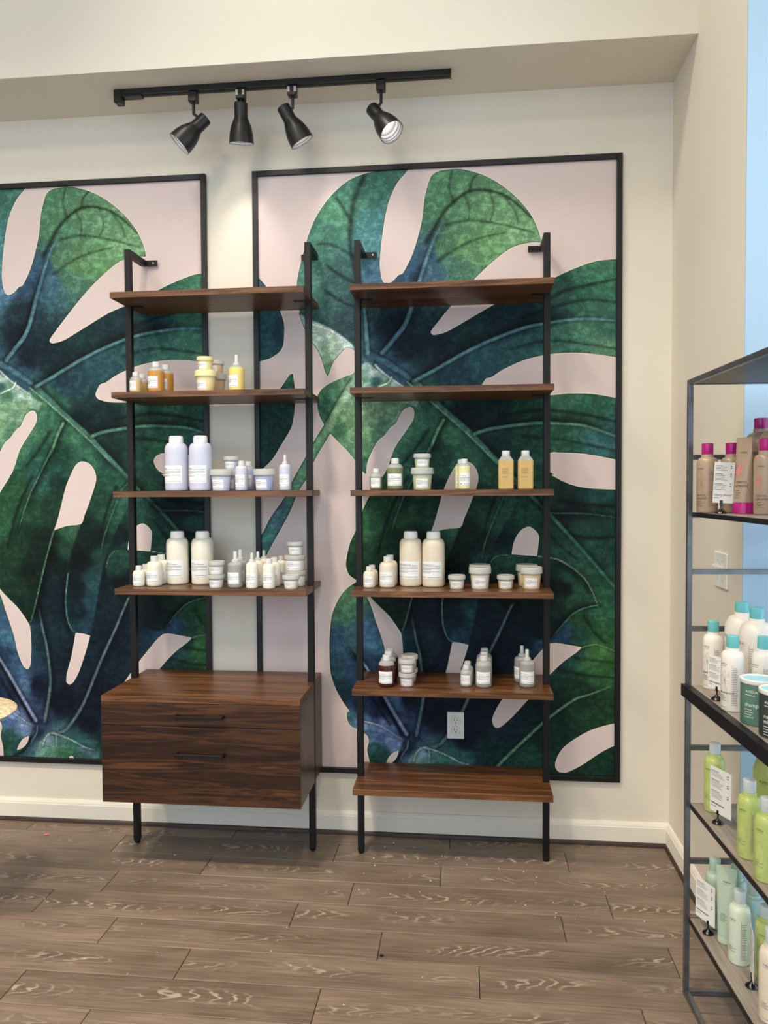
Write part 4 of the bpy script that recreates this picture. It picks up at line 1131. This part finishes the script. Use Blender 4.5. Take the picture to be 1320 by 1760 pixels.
# ------------------------------------------------------------------ track lighting
TY, TZ = -.187, 3.066
tr = empty('track_rail', (-.475, TY, TZ))
MB().box(-.640, .667, -.0175, .0175, -.022, -.0003, bev=.001).build('rail', M_TRACK, tr)
MB().box(-.640, .667, -.0045, .0045, -.0235, -.0215).build('conductor_slot', M_DARK, tr)
MB().box(-.672, -.640, -.021, .021, -.052, -.0003, bev=.003).box(-.640, -.560, -.0165, .0165, -.030, -.0222, bev=.001).build('feed_connector', M_TRACK, tr)
MB().box(.667, .671, -.0185, .0185, -.0235, -.0003).build('end_cap', M_TRACK, tr)
tag(tr, 'black lighting track fixed under the soffit carrying four spotlights', 'track')
M_BULB = emit('lamp_face', (255, 244, 226), 9.0)
def spotlight(xa, back, d, label, power, sticker=False, spot=70):
    back = Vector(back); d = Vector(d).normalized()
    root = empty('track_spotlight', (xa, TY, TZ - .0240))
    o0 = Vector((xa, TY, TZ - .0240))
    ad = MB().box(-.0175, .0175, -.0165, .0165, -.040, 0, bev=.003).build('track_adapter', M_TRACK, root)
    if sticker:
        MB().box(-.0178, -.0080, -.0169, -.0160, -.026, -.006).box(.0080, .0178, -.0169, -.0160, -.026, -.006).build('sticker', M_SILVER, ad)
    q = Vector((0, 0, 1)).rotation_difference(d).to_matrix().to_4x4()
    bl = back - o0
    elbow = Vector((0, 0, -.082)) if bl.z < -.062 else Vector((0, 0, -.046))
    j = bl + d * .018
    MB().tube([(0, 0, -.039), elbow, (elbow + (j - elbow) * .5), j], .0062, 10).build('stem', M_TRACK, root, 40)
    Mx = Matrix.Translation(bl) @ q
    pr = [(.0235, 0.0), (.0262, .003), (.0262, .052), (.0275, .058), (.034, .072), (.0415, .092), (.0465, .115), (.0485, .140), (.0492, .150),
          (.0472, .150), (.0462, .138), (.0435, .112), (.0385, .095)]
    MB().lathe(pr[:9] + [(.0472, .150)], 36, cap1=False).xf(Mx).build('housing', M_TRACK, root, 40)
    MB().lathe([(.0472, .1498), (.0468, .146), (.0455, .145), (.0460, .138), (.0442, .137), (.0440, .126), (.0420, .125), (.0410, .112), (.0390, .110), (.0370, .094), (.0340, .088)], 36, cap0=False, cap1=False).xf(Mx).build('baffle', M_BAFFLE, root, 40)
    MB().lathe([(.0335, .080), (.0335, .088), (.031, .092), (.018, .096), (.004, .097)], 32).xf(Mx).build('bulb', M_BULB, root, 40)
    l = bpy.data.lights.new('spot_lamp', 'SPOT'); l.energy = power; l.color = (1.0, .93, .82)
    l.spot_size = math.radians(spot); l.spot_blend = .9; l.shadow_soft_size = .03
    lo = bpy.data.objects.new('spot_lamp', l); COL.objects.link(lo); lo.parent = root
    lo.location = bl + d * .156
    lo.rotation_euler = d.to_track_quat('-Z', 'Y').to_euler()
    tag(root, label, 'spotlight', 'spotlights on the track')
    return root
spotlight(-.824, (-.773, -.19, 2.939), (-.679, -.164, -.715), 'black track spotlight tilted sideways, nearest the track feed box', 4)
spotlight(-.630, (-.630, -.19, 2.992), (-.063, .231, -.971), 'black track spotlight pointing straight down with silver stickers on its adapter', 4, True)
spotlight(-.423, (-.462, -.19, 2.967), (.468, .221, -.856), 'black track spotlight tilted over the open unit with dark interior and silver sticker', 3, True)
spotlight(-.074, (-.110, -.19, 2.940), (.547, -.303, -.780), 'black track spotlight turned outwards with its bright lamp face showing', 4)

# ------------------------------------------------------------------ wall plates
ow = empty('wall_outlet', (.205, -.006, .478))
MB().box(-.035, .035, -.0065, -.0003, -.056, .056, bev=.002).build('cover_plate', M_PLATE, ow)
for zc in (.0195, -.0195):
    oc = []
    for k in range(28):
        a = 2 * math.pi * k / 28
        oc.append((.0172 * math.cos(a), max(-.0140, min(.0140, .0172 * math.sin(a))) + zc))
    MB().extrude([(x * 1.06, zc + (z - zc) * 1.06) for x, z in oc], 'Y', -.0067, -.0060).build('recess', M_INK, ow)
    rc = MB().extrude(oc, 'Y', -.0078, -.0062).build('receptacle', M_PLATE, ow)
    MB().box(-.0073, -.0052, -.0082, -.0074, zc - .0005, zc + .0085).box(.0052, .0073, -.0082, -.0074, zc, zc + .0075).build('slot', M_DARK, rc)
    MB().lathe([(.0026, 0), (.0026, .0007)], 12).xf(Matrix.Translation((0, -.0076, zc - .0075)) @ Matrix.Rotation(math.pi / 2, 4, 'X')).build('ground_hole', M_DARK, rc)
MB().lathe([(.0028, 0), (.0028, .0008), (.0018, .0014)], 12).xf(Matrix.Translation((0, -.0064, 0)) @ Matrix.Rotation(math.pi / 2, 4, 'X')).build('screw', M_SILVER, ow)
tag(ow, 'white duplex wall outlet on the dark leaf print under the lowest product shelf', 'outlet')

sw = empty('light_switch', (XW, -.633, 1.200), 0)
MB().box(-.0065, -.0003, -.0615, .0615, -.057, .057, bev=.002).build('cover_plate', M_PLATE, sw)
for yy in (-.023, .023):
    MB().box(-.0085, -.0062, yy - .006, yy + .006, -.013, .013).build('toggle_frame', M_PLATE, sw)
    tg_ = MB().box(-.0235, -.0080, yy - .0042, yy + .0042, -.0045, .0045, bev=.001)
    tg_.xf(Matrix.Translation((0, 0, .006)) @ Matrix.Rotation(math.radians(22), 4, 'Y')).build('toggle', M_PLATE, sw)
    for zz in (.030, -.030):
        MB().lathe([(.003, 0), (.003, .0008)], 12).xf(Matrix.Translation((-.0063, yy, zz)) @ Matrix.Rotation(-math.pi / 2, 4, 'Y')).build('screw', M_SILVER, sw)
tag(sw, 'cream double light switch plate on the wall beside the window bay', 'light switch')

# ------------------------------------------------------------------ metal display rack by the window
RK = empty('display_rack', (.880, -.940, 0), math.radians(2.6))
RW, RL, RT = .44, 1.50, .0140
def rk(mb, name, m, parent=None): return mb.build(name, m, RK if parent is None else parent)
for x in (0, RW):
    for y in (0, -RL):
        rk(MB().box(x - RT / 2, x + RT / 2, y - RT / 2, y + RT / 2, .0006, 1.770, bev=.001), 'post', M_STEEL)
for y in (0, -RL):
    for z in (1.552, 1.228, 1.065, .723, .394, .0085, 1.763, 1.388, .893, .552, .219):
        rk(MB().box(RT / 2, RW - RT / 2, y - RT / 2, y + RT / 2, z - RT / 2, z + RT / 2, bev=.001), 'end_rail', M_STEEL)
for x in (0, RW):
    for z in (1.763, .0085):
        rk(MB().box(x - RT / 2, x + RT / 2, -RL + RT / 2, -RT / 2, z - RT / 2, z + RT / 2, bev=.001), 'side_rail', M_STEEL)
tp = rk(MB().box(RT / 2 + .004, RW - RT / 2, -RL + RT / 2, -RT / 2 - .004, 1.758, 1.766), 'top_panel', M_STEELB)
RS = {1: 1.3975, 2: .9030, 3: .5630, 4: .2290}
for k in RS:
    z = RS[k]
    sh = rk(MB().box(RT / 2 + .001, RW - RT / 2, -RL + .008, -.008, z - .010, z), 'rack_shelf', M_LAM)
    if k == 2:
        rk(MB().box(-RT / 2 - .012, -RT / 2 - .0005, -RL, .004, z - .030, z + .004, bev=.001).box(-RT / 2 + .0006, RT / 2 + .0008, -RL + .010, -.010, z - .012, z - .0003), 'shelf_edge', M_STEELB, sh)
    else:
        rk(MB().box(RT / 2 - .003, RT / 2 + .0008, -RL + .008, -.008, z - .013, z - .0002, bev=.0006), 'shelf_edge', M_STEELB, sh)
tag(RK, 'dark steel display rack with grey shelves standing in the window bay', 'rack')

def loc2w(x, y): return x, y
AV = {}
def amat(k):
    if k not in AV:
        AV[k] = {'tan': lambda: plain('tan_bottle_plastic', (172, 148, 124), .3, var=.03), 'magenta': lambda: plain('magenta_cap_plastic', (178, 22, 118), .22, var=.05),
                 'white': lambda: plain('warm_white_bottle_plastic', (238, 230, 218), .3, var=.02), 'teal': lambda: translucent('teal_cap_plastic', (120, 204, 206), .9, .2),
                 'lime': lambda: plain('lime_bottle_plastic', (190, 203, 118), .28, var=.04), 'ice': lambda: translucent('ice_cap_plastic', (226, 232, 232), .8, .2),
                 'sage': lambda: plain('sage_bottle_plastic', (188, 203, 180), .28, var=.03), 'sagecap': lambda: plain('sage_cap_plastic', (182, 206, 188), .3, var=.03),
                 'mint': lambda: plain('pale_mint_bottle_plastic', (222, 230, 208), .28, var=.03), 'aqua': lambda: plain('aqua_bottle_plastic', (178, 208, 206), .28, var=.03),
                 'cream': lambda: plain('cream_bottle_plastic', (236, 222, 200), .28, var=.03), 'jar_green': lambda: plain('green_jar_plastic', (86, 124, 108), .4, var=.05),
                 'jar_dark': lambda: plain('dark_green_jar_plastic', (54, 66, 60), .4, var=.05), 'blue_lid': lambda: plain('pale_blue_lid', (150, 206, 224), .35, var=.03),
                 'pink_ink': lambda: plain('pink_print', (208, 128, 128), .6), 'violet_ink': lambda: plain('violet_print', (120, 98, 108), .6), 'brown_ink': lambda: plain('brown_line_print', (150, 122, 100), .6),
                 'grey_ink': lambda: plain('grey_line_print', (150, 146, 140), .6), 'lime_ink': lambda: plain('pale_lime_print', (226, 232, 160), .6)}[k]()
    return AV[k]
FLOWER = [[(0, .030), (.004, .055), (.002, .078)], [(.012, .022), (.009, .05), (.004, .078)], [(-.010, .05), (-.006, .04), (0, .030)],
          [(.002, .078), (-.004, .090), (-.010, .092), (-.009, .084), (.002, .078)], [(.002, .078), (-.002, .096), (.002, .104), (.006, .096), (.002, .078)],
          [(.002, .078), (.010, .092), (.014, .098), (.014, .088), (.002, .078)], [(.002, .078), (.012, .076), (.014, .070), (.007, .070), (.002, .078)], [(.002, .078), (-.007, .076), (-.010, .070), (-.003, .069), (.002, .078)]]
def rack_bottle(pos, shelf, body, cap, label, style, R=.0278, H=.190, group=None, ang=-52, words=()):
    """cylinder bottle with a round shoulder, neck ring and a straight cap; print faces the aisle"""
    key = (body, cap, style, R, H, words)
    if key not in _pc:
        k = H / .190
        hb, hs, hn = (.130 * k, .150 * k, .159 * k) if R < .035 else (H * .66, H * .845, H * .885)
        rc = .0148 if R < .035 else .0172
        b = .005
        prof = [(R - b, 0), (R - b * .3, b * .2), (R, b), (R, hb)] + arc(R, hb, rc * 1.22, hs, 8, 2.1) + [(rc * 1.22, hs + .0005), (rc * 1.12, hs + .0012), (rc * 1.10, hn)]
        parts = [('body', MB().lathe(prof, 40).mesh('body', amat(body), 30), None),
                 ('cap', MB().lathe([(rc, hn + .0004), (rc * 1.02, hn + .001), (rc * 1.02, H - .0015), (rc * .95, H - .0004), (rc * .7, H)], 32).mesh('cap', amat(cap), 35), None)]
        pr = Print2D(); rnd = random.Random(len(style) + 3)
        s = R / .0278
        inks = [amat('grey_ink'), M_INKD, amat('pink_ink'), amat('violet_ink'), amat('lime_ink'), amat('brown_ink')]
        zt = hb - .006
        pr.text('AVEDA', -.006, zt - .006, .0060 * s, 1)
        pr.line(-.006, .011, zt - .010, .0012, rnd, 0)
        if style == 'flower':
            for st in FLOWER: pr.stroke([(u * s + .004, z * s) for u, z in st], .0005, 5 if body == 'tan' else 0)
        if style == 'pinkflower':
            for a in range(5):
                t_ = math.radians(60 + a * 30)
                pr.stroke([(-.002, .070 * s), (-.002 + math.cos(t_) * .014, .070 * s + math.sin(t_) * .026)], .0045, 2)
        if style == 'swirl':
            for q in range(7):
                r_ = .006 + q * .0026
                pr.stroke([(-.010 + r_ * math.cos(a), .062 + r_ * 1.35 * math.sin(a)) for a in np.linspace(-1.5, 1.0, 9)], .0007, 4)
                pr.stroke([(.020 - r_ * math.cos(a), .028 + r_ * 1.1 * math.sin(a)) for a in np.linspace(-.4, 1.6, 8)], .0006, 4)
        zl = .045 * s
        for w_ in words:
            pr.text(w_, -.008, zl, .0095 * s, 1); zl -= .0085 * s
        for q in range(4):
            pr.line(-.008, .006 + .006 * (q % 2), zl - .004 * q + .002, .0012, rnd, 1)
        pr.line(-.008, .009, .010, .0013, rnd, 0)
        us = R * math.radians(52)
        pr.rect(us, us + .0006, .016, hb - .012, 3)
        for q in range(22):
            z = .018 + q * (hb - .034) / 22
            pr.line(us + .002, us + .013, z, .0014, rnd, 3)
        parts.append(('label_print', pr.mesh('label_print', inks, wrap_on(prof, .0004)), 'body'))
        _pc[key] = parts
    root = empty('product_bottle', (pos[0], pos[1], RS[shelf] + .0003), math.radians(ang))
    made = {}
    for n, me, par in _pc[key]:
        made[n] = link(n, me, made[par] if par else root)
    tag(root, label, 'bottle', group)
    return root
def tube_pack(pos, shelf, mat_body, mat_cap, label, R, H, capH, flat, ang, wide, ink=None, words=()):
    root = empty('product_tube', (pos[0], pos[1], RS[shelf] + .0003), math.radians(ang))
    N = 32
    rows = []
    for i in range(11):
        t = i / 10; z = capH + (H - .012 - capH) * t
        a = R + (wide - R) * t; b = R * (1 - t ** 1.2) + .0012
        rows.append([(a * math.cos(2 * math.pi * k / N), b * math.sin(2 * math.pi * k / N), z) for k in range(N)])
    rows.append([(wide * math.cos(2 * math.pi * k / N), .0011 * math.sin(2 * math.pi * k / N), H) for k in range(N)])
    mb = MB(); vs = [p for r in rows for p in r]
    fs = [tuple(reversed(range(N))), tuple(range(N * (len(rows) - 1), N * len(rows)))]
    for i in range(len(rows) - 1):
        for k in range(N):
            fs.append((i * N + k, i * N + (k + 1) % N, (i + 1) * N + (k + 1) % N, (i + 1) * N + k))
    mb.add(vs, fs)
    bo = mb.build('tube', mat_body, root, 40)
    MB().lathe([(R * .96, 0), (R * 1.01, .001), (R * 1.01, capH - .0015), (R * .98, capH)], 32).build('cap', mat_cap, root, 35)
    pr = Print2D(); rnd = random.Random(8)
    pr.text('AVEDA', -.007, H - .042, .0065, 1)
    pr.line(-.010, .010, H - .047, .0012, rnd, 0)
    if ink:
        for a in range(5):
            t_ = math.radians(50 + a * 30)
            pr.stroke([(-.004, .098), (-.004 + math.cos(t_) * .016, .098 + math.sin(t_) * .030)], .005, 2)
    zl = .080
    for w_ in words:
        pr.text(w_, -.010, zl, .011, 1); zl -= .0105
    for q in range(5):
        pr.line(-.010, .004 + .005 * (q % 2), zl - .0045 * q, .0013, rnd, 1)
    def w(u, z):
        t = min(max((z - capH) / (H - .012 - capH), 0), 1)
        a = R + (wide - R) * t; b = R * (1 - t ** 1.2) + .0012
        th = -math.pi / 2 + u / a
        return (a * math.cos(th) * 1.01, b * math.sin(th) - .0006, z)
    link('label_print', pr.mesh('label_print', [amat('grey_ink'), M_INKD, amat('pink_ink')], w), bo)
    tag(root, label, 'tube')
    return root
def rack_jar(pos, shelf, mat, label, R, H, words):
    root = empty('product_jar', (pos[0], pos[1], RS[shelf] + .0003), math.radians(-50))
    prof = [(R * .93, 0), (R * .985, .001), (R, .004), (R, H - .010)]
    b = MB().lathe(prof, 44).build('jar', mat, root, 35)
    MB().lathe([(R * 1.02, H - .0098), (R * 1.035, H - .008), (R * 1.035, H - .001), (R * 1.01, H), (R * .90, H), (R * .88, H - .0025)], 44, cap1=False).build('lid_rim', amat('white'), root, 35)
    MB().lathe([(R * .885, H - .0060), (R * .885, H - .0024)], 44).build('lid_top', amat('blue_lid'), root, 35)
    pr = Print2D(); rnd = random.Random(2)
    pr.text('AVEDA', -.010, H - .030, .009, 0); pr.line(-.010, .014, H - .036, .0014, rnd, 0)
    z = H * .42
    for w_ in words:
        pr.text(w_, -.012, z, .013, 0); z -= .012
    for q in range(4): pr.line(-.012, .006 + .004 * (q % 2), z + .004 - .006 * q, .0014, rnd, 0)
    link('label_print', pr.mesh('label_print', [M_CARD], wrap_on(prof, .0004)), b)
    tag(root, label, 'jar')
    return root
def card_clip(pos, shelf, label, w, h, ang, lean=8, text=None, sx=0.0):
    root = empty('card_holder', (pos[0], pos[1], RS[shelf] + .0003), math.radians(ang))
    MB().lathe([(.0145, 0), (.0150, .0015), (.0135, .0045), (.0095, .0075), (.0065, .0095), (.0038, .0125), (.0026, .0150)], 28).build('base', M_GLOSSBLK, root, 40)
    MB().tube([(0, 0, .0145), (0, 0, .024)], .0018, 8).box(-.0035, .0035, -.0024, .0024, .0235, .0355, bev=.0006).build('clip', M_GLOSSBLK, root)
    Mx = Matrix.Translation((sx, 0, .0275)) @ Matrix.Rotation(math.radians(lean), 4, 'Y')
    c = MB().box(-w / 2, w / 2, -.0004, .0004, 0, h).xf(Mx).build('card', M_CARD, root)
    pr = Print2D(); rnd = random.Random(int(w * 1e4) + int(h * 1e4))
    if text:
        pr.text(text, -w * .44, h * .17, h * .085, 1, fit=w * .86)
    else:
        pr.line(-w * .44, w * .2, h * .18, h * .028, rnd, 1)
    pr.line(-w * .44, -w * .2, h * .12, h * .014, rnd, 1)
    for blk, (zt, n) in enumerate(((.90, 4), (.70, 5), (.46, 5))):
        pr.line(-w * .44, -w * .05, h * zt, h * .016, rnd, 1)
        for q in range(1, n): pr.line(-w * .44, w * rnd.uniform(.0, .18), h * (zt - .035 * q), h * .011, rnd, 0)
        for q in range(2): pr.rect(w * .30, w * .37, h * (zt - .05 * q), h * (zt + .022 - .05 * q), 1)
    link('card_print', pr.mesh('card_print', [M_INK, M_INKD], lambda u, z: tuple(Mx @ Vector((u, -.0007, z)))), c)
    tag(root, label, 'card holder')
    return root
# upper shelf: cherry almond
rack_bottle((.910, -1.000), 1, 'tan', 'magenta', 'tan bottle with magenta cap and flower line drawing, at the end of the rack shelf', 'flower', words=('cherry', 'almond'), ang=-62)
rack_bottle((.972, -1.004), 1, 'tan', 'magenta', 'tan bottle with magenta cap partly hidden by a white price card', 'flower', words=('cherry', 'almond'), ang=-80)
tube_pack((.980, -1.078), 1, amat('tan'), amat('magenta'), 'tan cream tube with pink flower standing on its magenta cap', 0.0270, .200, .029, True, -52, .0225, ink=True, words=('cherry', 'almond'))
rack_bottle((1.047, -1.008), 1, 'tan', 'magenta', 'large tan litre bottle with magenta cap behind the cream tube', 'pinkflower', R=.0440, H=.256, words=('cherry', 'almond'))
rack_bottle((1.052, -1.104), 1, 'tan', 'magenta', 'large tan litre bottle with magenta cap behind the short tan bottle', 'pinkflower', R=.0440, H=.256, words=('cherry', 'almond'))
rack_bottle((1.002, -1.166), 1, 'tan', 'magenta', 'short tan bottle with magenta cap and pink flower in front of the litre bottles', 'pinkflower', words=('cherry', 'almond'), H=.192)
card_clip((.921, -1.082), 1, 'white price card reading cherry almond in a black clip stand', .054, .108, 6, 3, 'cherry almond', .004)
# second shelf: shampure
rack_bottle((.939, -.968), 2, 'white', 'teal', 'white bottle with teal cap and flower drawing at the end of the second rack shelf', 'flower', words=('shampure',), ang=-62)
rack_bottle((.921, -1.182), 2, 'white', 'teal', 'white bottle with teal cap in front of the white litre bottles', 'flower', words=('shampure',), ang=-72)
rack_bottle((1.0065, -.994), 2, 'white', 'teal', 'white litre bottle with teal cap beside the end rail', 'flower', R=.0440, H=.248, words=('shampure',), ang=-95)
rack_bottle((1.012, -1.088), 2, 'white', 'teal', 'white litre bottle with teal cap behind the green jar', 'flower', R=.0440, H=.247, words=('shampure',), ang=-95)
rack_bottle((.993, -1.190), 2, 'white', 'teal', 'short white bottle with teal cap standing behind the green jar', 'flower', words=('shampure',), ang=-72)
rack_jar((.947, -1.288), 2, amat('jar_green'), 'green jar with white rimmed pale blue lid on the second rack shelf', .0412, .108, ('shampure',))
rack_jar((.953, -1.386), 2, amat('jar_dark'), 'dark green jar with white rimmed lid beside the lighter green jar', .0395, .108, ('rosemary', 'mint'))
card_clip((.911, -1.093), 2, 'white price card in a black clip stand among the white bottles', .062, .088, -64, 0, None, .0)
# third shelf: lime
rack_bottle((.941, -.985), 3, 'lime', 'ice', 'lime green bottle with clear cap behind a white price card', 'swirl', ang=-62)
rack_bottle((.939, -1.256), 3, 'lime', 'ice', 'lime green bottle with pale swirls standing alone beside the card stand', 'swirl', ang=-62)
rack_bottle((.939, -1.368), 3, 'lime', 'ice', 'lime green bottle with pale swirls at the front edge of the third rack shelf', 'swirl', ang=-62)
rack_bottle((1.030, -1.150), 3, 'lime', 'ice', 'large lime green litre bottle at the back of the third rack shelf', 'swirl', R=.0440, H=.248)
card_clip((.922, -1.075), 3, 'white price card in a black clip stand among the lime green bottles', .082, .122, -68, 0, None, .010)
# lowest shelf
rack_bottle((.946, -.978), 4, 'sage', 'sagecap', 'sage green bottle with green cap behind the price card on the lowest rack shelf', 'plain', R=.0245, H=.192, ang=-62)
rack_bottle((.995, -1.010), 4, 'sage', 'sagecap', 'sage green bottle with green cap behind the flat topped tube', 'plain', R=.0245, H=.192, ang=-62)
tube_pack((.953, -1.052), 4, amat('sage'), amat('sage'), 'sage green cream tube with wide flat top on the lowest rack shelf', .0212, .205, .020, True, -34, .027)
rack_bottle((.958, -1.140), 4, 'mint', 'ice', 'pale mint bottle with frosted cap in front of the sage bottles', 'plain', R=.0272, H=.188, ang=-62)
rack_bottle((1.012, -1.090), 4, 'aqua', 'sagecap', 'aqua bottle standing behind the pale mint bottle', 'plain', R=.0260, H=.186)
rack_bottle((1.001, -1.205), 4, 'lime', 'ice', 'pale lime bottle behind the thin edge of a price card', 'plain', R=.0255, H=.186)
rack_bottle((.955, -1.362), 4, 'cream', 'ice', 'cream coloured bottle at the front of the lowest rack shelf', 'plain', R=.0278, H=.215)
card_clip((.916, -1.020), 4, 'white price card in a black clip stand at the end of the lowest rack shelf', .076, .112, -66, 0, None, -.012)
card_clip((.952, -1.246), 4, 'white price card turned edge on in a black clip stand', .070, .118, -103, 0, None, .0)

# ------------------------------------------------------------------ woven stool, its seat edge reaching into view at the left
BK = empty('woven_stool', (-1.494, -.80, 0))
lid = []
for i in range(26):
    t = i / 25
    r = .2160 - .206 * t; z = .7145 + .075 * (1 - (1 - t) ** 1.25)
    lid += [(r, z), (max(r - .003, .003), z + .0030)]
MB().lathe([(.02, .670), (.110, .672), (.150, .682), (.182, .694), (.204, .706), (.2155, .7125)] + lid, 64).build('seat', M_WICKER, BK, 50)
for a in (40, 130, 220, 310):
    c_, s_ = math.cos(math.radians(a)), math.sin(math.radians(a))
    MB().tube([(.100 * c_, .100 * s_, .0006), (.085 * c_, .085 * s_, .671)], [.011, .014], 12).build('leg', M_BLACK, BK, 50)
MB().tube([(.094 * math.cos(a), .094 * math.sin(a), .25) for a in np.linspace(0, 2 * math.pi, 41)], .006, 8, cap=False).build('foot_ring', M_BLACK, BK, 50)
tag(BK, 'woven seagrass stool with a thick rounded seat, at the end of the wall', 'stool')

# ------------------------------------------------------------------ tiny things on the floor
SC = empty('floor_plug', (-.016, -.844, 0.0))
MB().lathe([(.0065, .0004), (.0065, .0016), (.0045, .0022), (.0032, .0014)], 20).build('ring', M_DARK, SC, 40)
MB().lathe([(.0030, .0006), (.0030, .0013)], 16).build('centre', M_INK, SC)
tag(SC, 'tiny round black plug lying on the wood floor', 'plug')
pt = MB().lathe([(.002, .0004), (.008, .0012), (.009, .0024), (.005, .0042), (.001, .0046)], 12)
pt.v = [(x * 1.3 + .3 * y, y, z) for x, y, z in pt.v]
po2 = pt.build('petal', plain('pink_petal', (214, 128, 116), .6), None, 60)
po2.location = (-1.529, -.142, 0)
tag(po2, 'small pink petal lying on the floor near the wall', 'petal')
rnd = random.Random(12)
cb = MB()
for k in range(70):
    x = rnd.uniform(-.15, .95); y = rnd.uniform(-.60, -.07)
    if k > 45: x, y = rnd.uniform(-1.0, .6), rnd.uniform(-1.1, -.1)
    s = rnd.uniform(.0008, .0026)
    cb.box(x - s, x + s, y - s * .7, y + s * .7, .0003, .0003 + s)
co = cb.build('crumbs', plain('white_crumb', (222, 216, 204), .7))
tag(co, 'white crumbs scattered over the wood floor', 'crumbs', kind='stuff')
